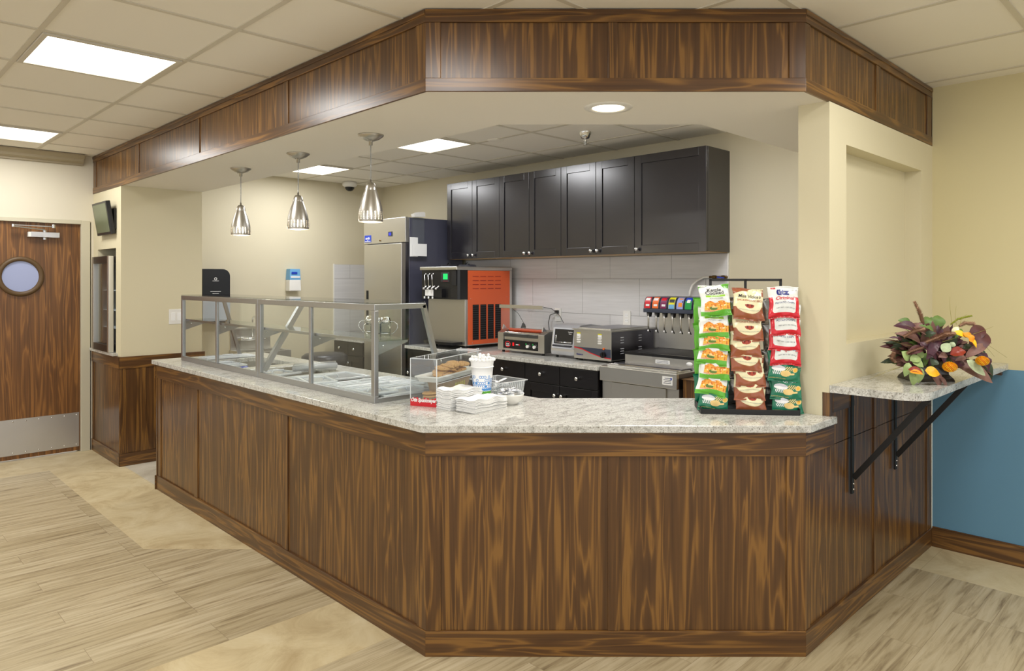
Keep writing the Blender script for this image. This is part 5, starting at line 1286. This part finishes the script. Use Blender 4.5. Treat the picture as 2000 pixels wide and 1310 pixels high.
def column(xc, bottoms, kinds, xo, names, seeds, rolls, colname):
    for k, yb_ in enumerate(bottoms):
        zb = KZ(yb_)+.004; ztop = zb+BH*.965
        bag(kinds[k], seeds[k], xc+xo[k], ztop, .056-.004*(k == 0), LEAN, rolls[k], .05*sin(k*2.1), names[k], 'chip bags on the snack rack')
        if k < 6: clip(xc, min(ztop-.012, .56))
column(-.147, left_b, ['kettle']*6+['green'], [0, 0, .004, .006, .012, .008, .004],
       ['white and green chip bag, %s in the left column of the rack' % ORD[k] for k in range(6)]+['dark green chip bag at the bottom of the left column of the rack'],
       [0, 1, 2, 1, 0, 2, 0], [-.06, -.02, -.01, .10, .10, .16, .04], 'left')
column(.0, mid_b, ['brown']*7, [0, -.004, -.012, -.012, .004, .004, .012],
       ['cream and rust-brown chip bag, %s in the middle column of the rack' % ORD[k] for k in range(7)], [0, 1, 2, 0, 1, 2, 0], [.05, .02, .01, .03, .0, .02, .06], 'middle')
column(.152, right_b, ['red']*4+['green']*3, [-.002, .010, .006, .008, 0, .008, .008],
       ['red and white chip bag, %s in the right column of the rack' % ORD[k] for k in range(4)]+['dark green chip bag, %s of three at the foot of the right column' % n_ for n_ in ('upper', 'middle', 'lowest')],
       [0, 1, 2, 0, 0, 1, 2], [.0, .05, .03, .02, .03, .01, -.01], 'right')
# bags on the far side of the rack
for i, x in enumerate(PX):
    for k in range(4):
        bag('silver' if i else ('kettle' if k < 3 else 'green'), i+k, x-.004, .50-.115*k, .150, -.12, -.04, pi, 'chip bag on the far side of the rack, mostly hidden by the front ones', 'chip bags on the far side of the rack')

# ================================================================== flower arrangement
fl = thing('flower_arrangement', 'autumn flower arrangement in a dark flared dish on the granite shelf', 'flower arrangement', (3.512, .981, 1.0683))
# local axes: camera right and camera depth at this spot
cr = Vector((1, -1, 0)).normalized(); cd = Vector((1, 1, 0)).normalized(); cz = Vector((0, 0, 1))
m = MB(); a = .082
def ring_(h, r): return [(r*x, r*y*.8, h) for x, y in ((-1, -1), (1, -1), (1, 1), (-1, 1))]
prof_ = [(0, a*1.12), (.012, a*1.06), (.03, a*.88), (.06, a*.86), (.085, a*.95), (.09, a*1.02)]
vs = []; [vs.extend(ring_(h, r)) for h, r in prof_]
Rz = Matrix.Rotation(-pi/4, 4, 'Z')
m.add(vs, [(4*i+k, 4*i+(k+1) % 4, 4*i+4+(k+1) % 4, 4*i+4+k) for i in range(len(prof_)-1) for k in range(4)]+[(0, 3, 2, 1), (20, 21, 22, 23)], 'vase_dark' if 'vase_dark' in M else 'charcoal', T=Rz)
for n_, c_, r_ in (('leaf_burgundy', (84, 42, 42), .5), ('leaf_mauve', (124, 88, 78), .55), ('leaf_purple', (74, 36, 50), .45), ('leaf_sage', (148, 168, 104), .5), ('leaf_olive', (96, 124, 56), .5), ('leaf_dark', (52, 66, 42), .45),
                   ('leaf_pale', (178, 192, 154), .55), ('leaf_gold', (236, 178, 34), .4), ('leaf_rust', (140, 48, 28), .35), ('petal_yellow', (253, 196, 22), .5), ('petal_orange', (240, 150, 16), .5), ('plume', (172, 134, 108), .9), ('plume_green', (158, 168, 50), .8),
                   ('grass', (150, 140, 70), .6), ('vase_dark', (48, 42, 36), .15)): plain(n_, c_, r_, noise_amt=.4 if 'leaf' in n_ else .08, nscale=60)
for i_, mt in enumerate(m.mats):
    if mt == 'charcoal': m.mats[i_] = 'vase_dark'
m.build('dish', fl, local=True, bevel=.003)
def L(x, d, z): return cr*x+cd*d+cz*z
def leaf(mb, base, tip, wid, mat, cup=.25, droop=.15, twist=0, wav=0, nrm=None):
    base = Vector(base); tip = Vector(tip); ax = tip-base; ln = ax.length; t_ = ax.normalized()
    n0 = Vector(nrm) if nrm else (-cd*.8+cz*.6)
    s_ = t_.cross(n0).normalized(); n_ = s_.cross(t_).normalized()
    s2 = s_*cos(twist)+n_*sin(twist); n2 = n_*cos(twist)-s_*sin(twist)
    NU, NV = 4, 9; vs = []
    for j in range(NV+1):
        v = j/NV; w_ = wid/2*(sin(pi*v**.85)**.8)*(1 if v < .98 else .2)
        c = base+ax*v+n2*(sin(pi*v)*droop*ln)-cz*(v*v*droop*ln*.6)
        for i in range(-NU, NU+1):
            u = i/NU; vs.append(c+s2*(u*w_)+n2*(abs(u)**1.3*w_*cup+wav*w_*sin(v*16+u*2)*abs(u)))
    n = 2*NU+1
    mb.add(vs, [(j*n+i, j*n+i+1, (j+1)*n+i+1, (j+1)*n+i) for j in range(NV) for i in range(n-1)], mat, True)
random.seed(21)
R1 = random.uniform
S = .00225                                 # metres per photo pixel at the dish
def ph_(px, py, d=0): return L((px-1808)*S*(1+d/3.1), d, (741-py)*S*(1+d/3.1)+.004)
m = MB()
# filling foliage behind the picked-out leaves and blooms
for i in range(190):
    a = R1(-.15, pi+.15); q = R1(.45, 1)**.5
    ex, ey = 1812+88*cos(a)*q, 700-84*sin(a)*q
    d = R1(-.13, .10)*(1.05-q*.5)
    e = ph_(ex, ey, d); b = ph_(1812+(ex-1812)*R1(.3, .6), 706+(ey-706)*R1(.25, .6), d*.6)
    leaf(m, b, e, R1(.022, .042), random.choice(['leaf_burgundy', 'leaf_purple', 'leaf_dark', 'leaf_dark', 'leaf_mauve', 'leaf_olive', 'leaf_burgundy', 'leaf_mauve']), cup=R1(.1, .5), twist=R1(-.9, .9), wav=R1(0, .2), droop=R1(.02, .2))
for i in range(40):
    ex, ey = 1808+R1(-48, 60), R1(700, 716); d = R1(-.12, .02)
    leaf(m, ph_(1808+(ex-1808)*.6, ey-22, d*.7), ph_(ex, ey, d), R1(.02, .04), random.choice(['leaf_dark', 'leaf_purple', 'leaf_burgundy', 'leaf_olive']), cup=.3, twist=R1(-.8, .8))
m.build('foliage', fl, local=True)
def leaves(name, lst, label=None):
    m = MB()
    for b, t__, w_, mat, kw in lst: leaf(m, b, t__, w_, mat, **kw)
    o = m.build(name, fl, local=True)
    if label: o['label'] = label
g = {}
leaves('burgundy_leaves', [
 (ph_(1772, 640, -.08), ph_(1728, 628, -.06), .05, 'leaf_purple', g), (ph_(1775, 665, -.09), ph_(1722, 640, -.09), .04, 'leaf_mauve', g), (ph_(1790, 650, -.1), ph_(1760, 625, -.05), .05, 'leaf_mauve', g),
 (ph_(1865, 680, -.12), ph_(1910, 640, -.08), .075, 'leaf_burgundy', dict(cup=.3)), (ph_(1870, 662, -.10), ph_(1908, 628, -.05), .06, 'leaf_burgundy', g), (ph_(1850, 690, -.14), ph_(1902, 660, -.12), .04, 'leaf_mauve', g),
 (ph_(1835, 702, -.12), ph_(1900, 735, -.16), .075, 'leaf_mauve', dict(cup=.15, droop=.1)), (ph_(1870, 700, -.1), ph_(1917, 725, -.1), .055, 'leaf_burgundy', g), (ph_(1885, 690, -.1), ph_(1912, 738, -.1), .05, 'leaf_dark', g), (ph_(1880, 680, -.12), ph_(1900, 715, -.13), .05, 'leaf_purple', dict(wav=.3)),
 (ph_(1786, 715, -.13), ph_(1794, 745, -.16), .045, 'leaf_mauve', dict(cup=.1)), (ph_(1848, 688, -.15), ph_(1822, 692, -.17), .03, 'leaf_mauve', g), (ph_(1812, 685, -.15), ph_(1791, 686, -.16), .03, 'leaf_mauve', g), (ph_(1770, 672, -.13), ph_(1735, 682, -.13), .04, 'leaf_burgundy', g),
 (ph_(1765, 660, -.12), ph_(1790, 690, -.15), .05, 'leaf_purple', dict(wav=.4)), (ph_(1800, 650, -.13), ph_(1770, 690, -.15), .04, 'leaf_purple', dict(wav=.5)), (ph_(1795, 725, -.14), ph_(1806, 748, -.17), .02, 'leaf_mauve', g), (ph_(1848, 700, -.14), ph_(1823, 705, -.15), .035, 'leaf_purple', g),
 (ph_(1738, 660, -.1), ph_(1708, 650, -.1), .015, 'leaf_purple', dict(wav=.6)), (ph_(1905, 655, -.08), ph_(1919, 665, -.08), .015, 'leaf_purple', dict(wav=.6)), (ph_(1896, 675, -.08), ph_(1903, 693, -.1), .012, 'leaf_dark', g)])
leaves('green_leaves', [
 (ph_(1770, 635, -.03), ph_(1745, 620, -.03), .045, 'leaf_olive', g), (ph_(1780, 650, -.1), ph_(1798, 640, -.12), .03, 'leaf_dark', g), (ph_(1802, 638, -.02), ph_(1812, 615, 0), .05, 'leaf_olive', g), (ph_(1826, 638, -.02), ph_(1832, 612, 0), .06, 'leaf_olive', dict(cup=.1)), (ph_(1822, 636, 0), ph_(1818, 616, 0), .04, 'leaf_olive', g),
 (ph_(1798, 640, -.1), ph_(1768, 625, -.1), .025, 'leaf_olive', g), (ph_(1740, 697, -.13), ph_(1726, 676, -.13), .048, 'leaf_sage', dict(cup=.1)), (ph_(1740, 696, -.14), ph_(1762, 690, -.14), .04, 'leaf_sage', g), (ph_(1762, 692, -.12), ph_(1769, 677, -.13), .028, 'leaf_sage', g), (ph_(1744, 698, -.14), ph_(1762, 706, -.16), .04, 'leaf_sage', g),
 (ph_(1738, 700, -.14), ph_(1726, 725, -.15), .035, 'leaf_sage', g), (ph_(1745, 712, -.15), ph_(1740, 742, -.16), .045, 'leaf_sage', dict(cup=.1)), (ph_(1752, 705, -.15), ph_(1754, 738, -.15), .04, 'leaf_sage', g), (ph_(1848, 672, -.13), ph_(1872, 668, -.12), .025, 'leaf_dark', g), (ph_(1880, 690, -.09), ph_(1900, 682, -.08), .03, 'leaf_dark', g),
 (ph_(1860, 637, -.08), ph_(1840, 652, -.1), .02, 'leaf_olive', g), (ph_(1790, 693, -.15), ph_(1780, 702, -.15), .04, 'leaf_dark', g)])
leaves('pale_leaves', [(ph_(1797, 676, -.17), ph_(1811, 659, -.17), .042, 'leaf_pale', dict(cup=.08, droop=.02)), (ph_(1845, 693, -.17), ph_(1877, 722, -.19), .05, 'leaf_pale', dict(cup=.06, droop=.03)), (ph_(1822, 668, -.14), ph_(1828, 658, -.14), .025, 'leaf_pale', g), (ph_(1830, 645, -.12), ph_(1842, 628, -.12), .028, 'cream', g)], 'pale grey-green leaves')
leaves('autumn_leaves', [(ph_(1762, 713, -.17), ph_(1789, 720, -.18), .052, 'leaf_gold', dict(cup=.1, droop=.03)), (ph_(1728, 712, -.17), ph_(1755, 714, -.18), .028, 'leaf_rust', g), (ph_(1728, 716, -.18), ph_(1753, 718, -.19), .022, 'petal_orange', g), (ph_(1812, 682, -.17), ph_(1841, 672, -.18), .045, 'leaf_rust', dict(cup=.3, wav=.15)), (ph_(1830, 640, -.13), ph_(1852, 648, -.14), .03, 'petal_yellow', g), (ph_(1846, 640, -.14), ph_(1866, 662, -.15), .035, 'petal_orange', dict(wav=.3)), (ph_(1858, 650, -.14), ph_(1870, 668, -.15), .02, 'petal_yellow', g)], 'golden and rust-red leaves')
def marigold(px, py, d, r, lab):
    m = MB(); c = ph_(px, py, d); random.seed(px)
    m.ball(c, r*.6, 'petal_orange', 12, sz=.8)
    for i in range(260):
        z = 1-2*(i+.5)/260; a = i*2.39996; q = sqrt(1-z*z); dr = Vector((q*cos(a), q*sin(a), z)); dr2 = Vector((dr.x, dr.y, dr.z*.75))
        e = c+dr2*r; s_ = dr.cross(cz+cr*.1).normalized()*r*.11; u_ = dr.cross(s_).normalized()*r*.09; b = c+dr2*r*.5
        m.add([b, e-s_, e+u_*.6+dr2*r*.08, e+s_, e-u_*.5], [(0, 1, 2), (0, 2, 3), (1, 4, 3, 2)], 'petal_yellow' if i % 3 else 'petal_orange')
    o = m.build('marigold', fl, local=True)
marigold(1803, 704, -.20, .028, ''); marigold(1868, 692, -.20, .026, '')
def plume(mb, pts, r, mat, n=220, seed=0, hair=.012):
    random.seed(seed); P_ = [Vector(p) for p in pts]; K = len(P_)-1
    mb.tube(P_, r*.62, mat, 8, taper=.5)
    n = n*3
    for i in range(n):
        f = random.random()*K; k = min(int(f), K-1); q = P_[k].lerp(P_[k+1], f-k); ax = (P_[k+1]-P_[k]).normalized()
        a = random.random()*6.28; s_ = ax.cross(cz if abs(ax.z) < .9 else cr).normalized(); u_ = s_.cross(ax)
        dr = (s_*cos(a)+u_*sin(a)); sh = sin(pi*min(max(.12+.8*f/K, 0), 1)); rr = r*(.4+.6*sh)
        e = q+dr*(rr+random.random()*hair*.5)+ax*hair*.7; w_ = dr.cross(ax)*.0006
        mb.add([q+dr*rr*.3-w_*2, q+dr*rr*.3+w_*2, e], [(0, 1, 2)], mat)
m = MB(); plume(m, [ph_(1798, 632, -.02), ph_(1793, 612, -.02), ph_(1784, 588, -.01)], .011, 'plume', 260, 1); m.build('foxtail_plume', fl, local=True)
m = MB(); plume(m, [ph_(1830, 642, -.14), ph_(1810, 642, -.15), ph_(1790, 648, -.16), ph_(1768, 657, -.16)], .012, 'plume', 320, 2); m.build('foxtail_plume', fl, local=True)
m = MB(); plume(m, [ph_(1772, 633, -.13), ph_(1752, 638, -.13), ph_(1732, 648, -.13)], .010, 'plume', 240, 3); m.build('foxtail_plume', fl, local=True)
m = MB(); plume(m, [ph_(1860, 632, -.06), ph_(1872, 626, -.06), ph_(1888, 628, -.06), ph_(1900, 640, -.06)], .009, 'plume', 260, 4); m.build('foxtail_plume', fl, local=True)
m = MB(); plume(m, [ph_(1768, 670, -.14), ph_(1752, 674, -.14), ph_(1736, 680, -.14)], .009, 'plume', 200, 5); m.build('foxtail_plume', fl, local=True)
m = MB(); plume(m, [ph_(1722, 702, -.10), ph_(1716, 694, -.10), ph_(1718, 684, -.10)], .011, 'plume', 200, 6); m.build('foxtail_plume', fl, local=True)
m = MB(); plume(m, [ph_(1848, 630, -.04), ph_(1862, 620, -.04), ph_(1876, 616, -.04), ph_(1890, 613, -.04)], .005, 'plume_green', 200, 7, hair=.006); m.build('green_grain_head', fl, local=True)
m = MB()
for a_, b_, c_ in (((1830, 625), (1832, 595), (1836, 572)), ((1838, 625), (1842, 605), (1849, 590)), ((1845, 625), (1856, 612), (1870, 608)), ((1862, 640), (1900, 662), (1950, 694)), ((1855, 650), (1895, 655), (1925, 692)), ((1860, 695), (1895, 660), (1915, 700)),
                   ((1870, 645), (1900, 640), (1922, 632)), ((1740, 708), (1715, 715), (1690, 728)), ((1745, 705), (1712, 718), (1676, 737)), ((1838, 680), (1848, 695), (1858, 702)), ((1800, 655), (1770, 640), (1735, 622)), ((1810, 660), (1840, 655), (1868, 650)), ((1882, 672), (1910, 690), (1914, 705)), ((1770, 672), (1740, 668), (1720, 660)), ((1895, 725), (1905, 745), (1907, 757))):
    P0, P1, P2 = ph_(*a_, -.12), ph_(*b_, -.09), ph_(*c_, -.08)
    if a_ == (1895, 725): P2 = ph_(1907, 740, -.12)
    pts = [P0*(1-f)**2+P1*2*f*(1-f)+P2*f*f for f in [i/8 for i in range(9)]]
    for p_ in pts: p_.z = max(p_.z, .002)
    m = MB(); m.tube(pts, .0011, 'grass', 5, taper=.4); m.build('grass_blade', fl, local=True)
# tiny berries
m = MB(); random.seed(4)
for px, py in ((1873, 655), (1871, 651), (1770, 623), (1776, 625), (1780, 624), (1868, 658)): m.ball(ph_(px, py, -.13), .005, 'leaf_burgundy', 8)
m.build('berries', fl, local=True)
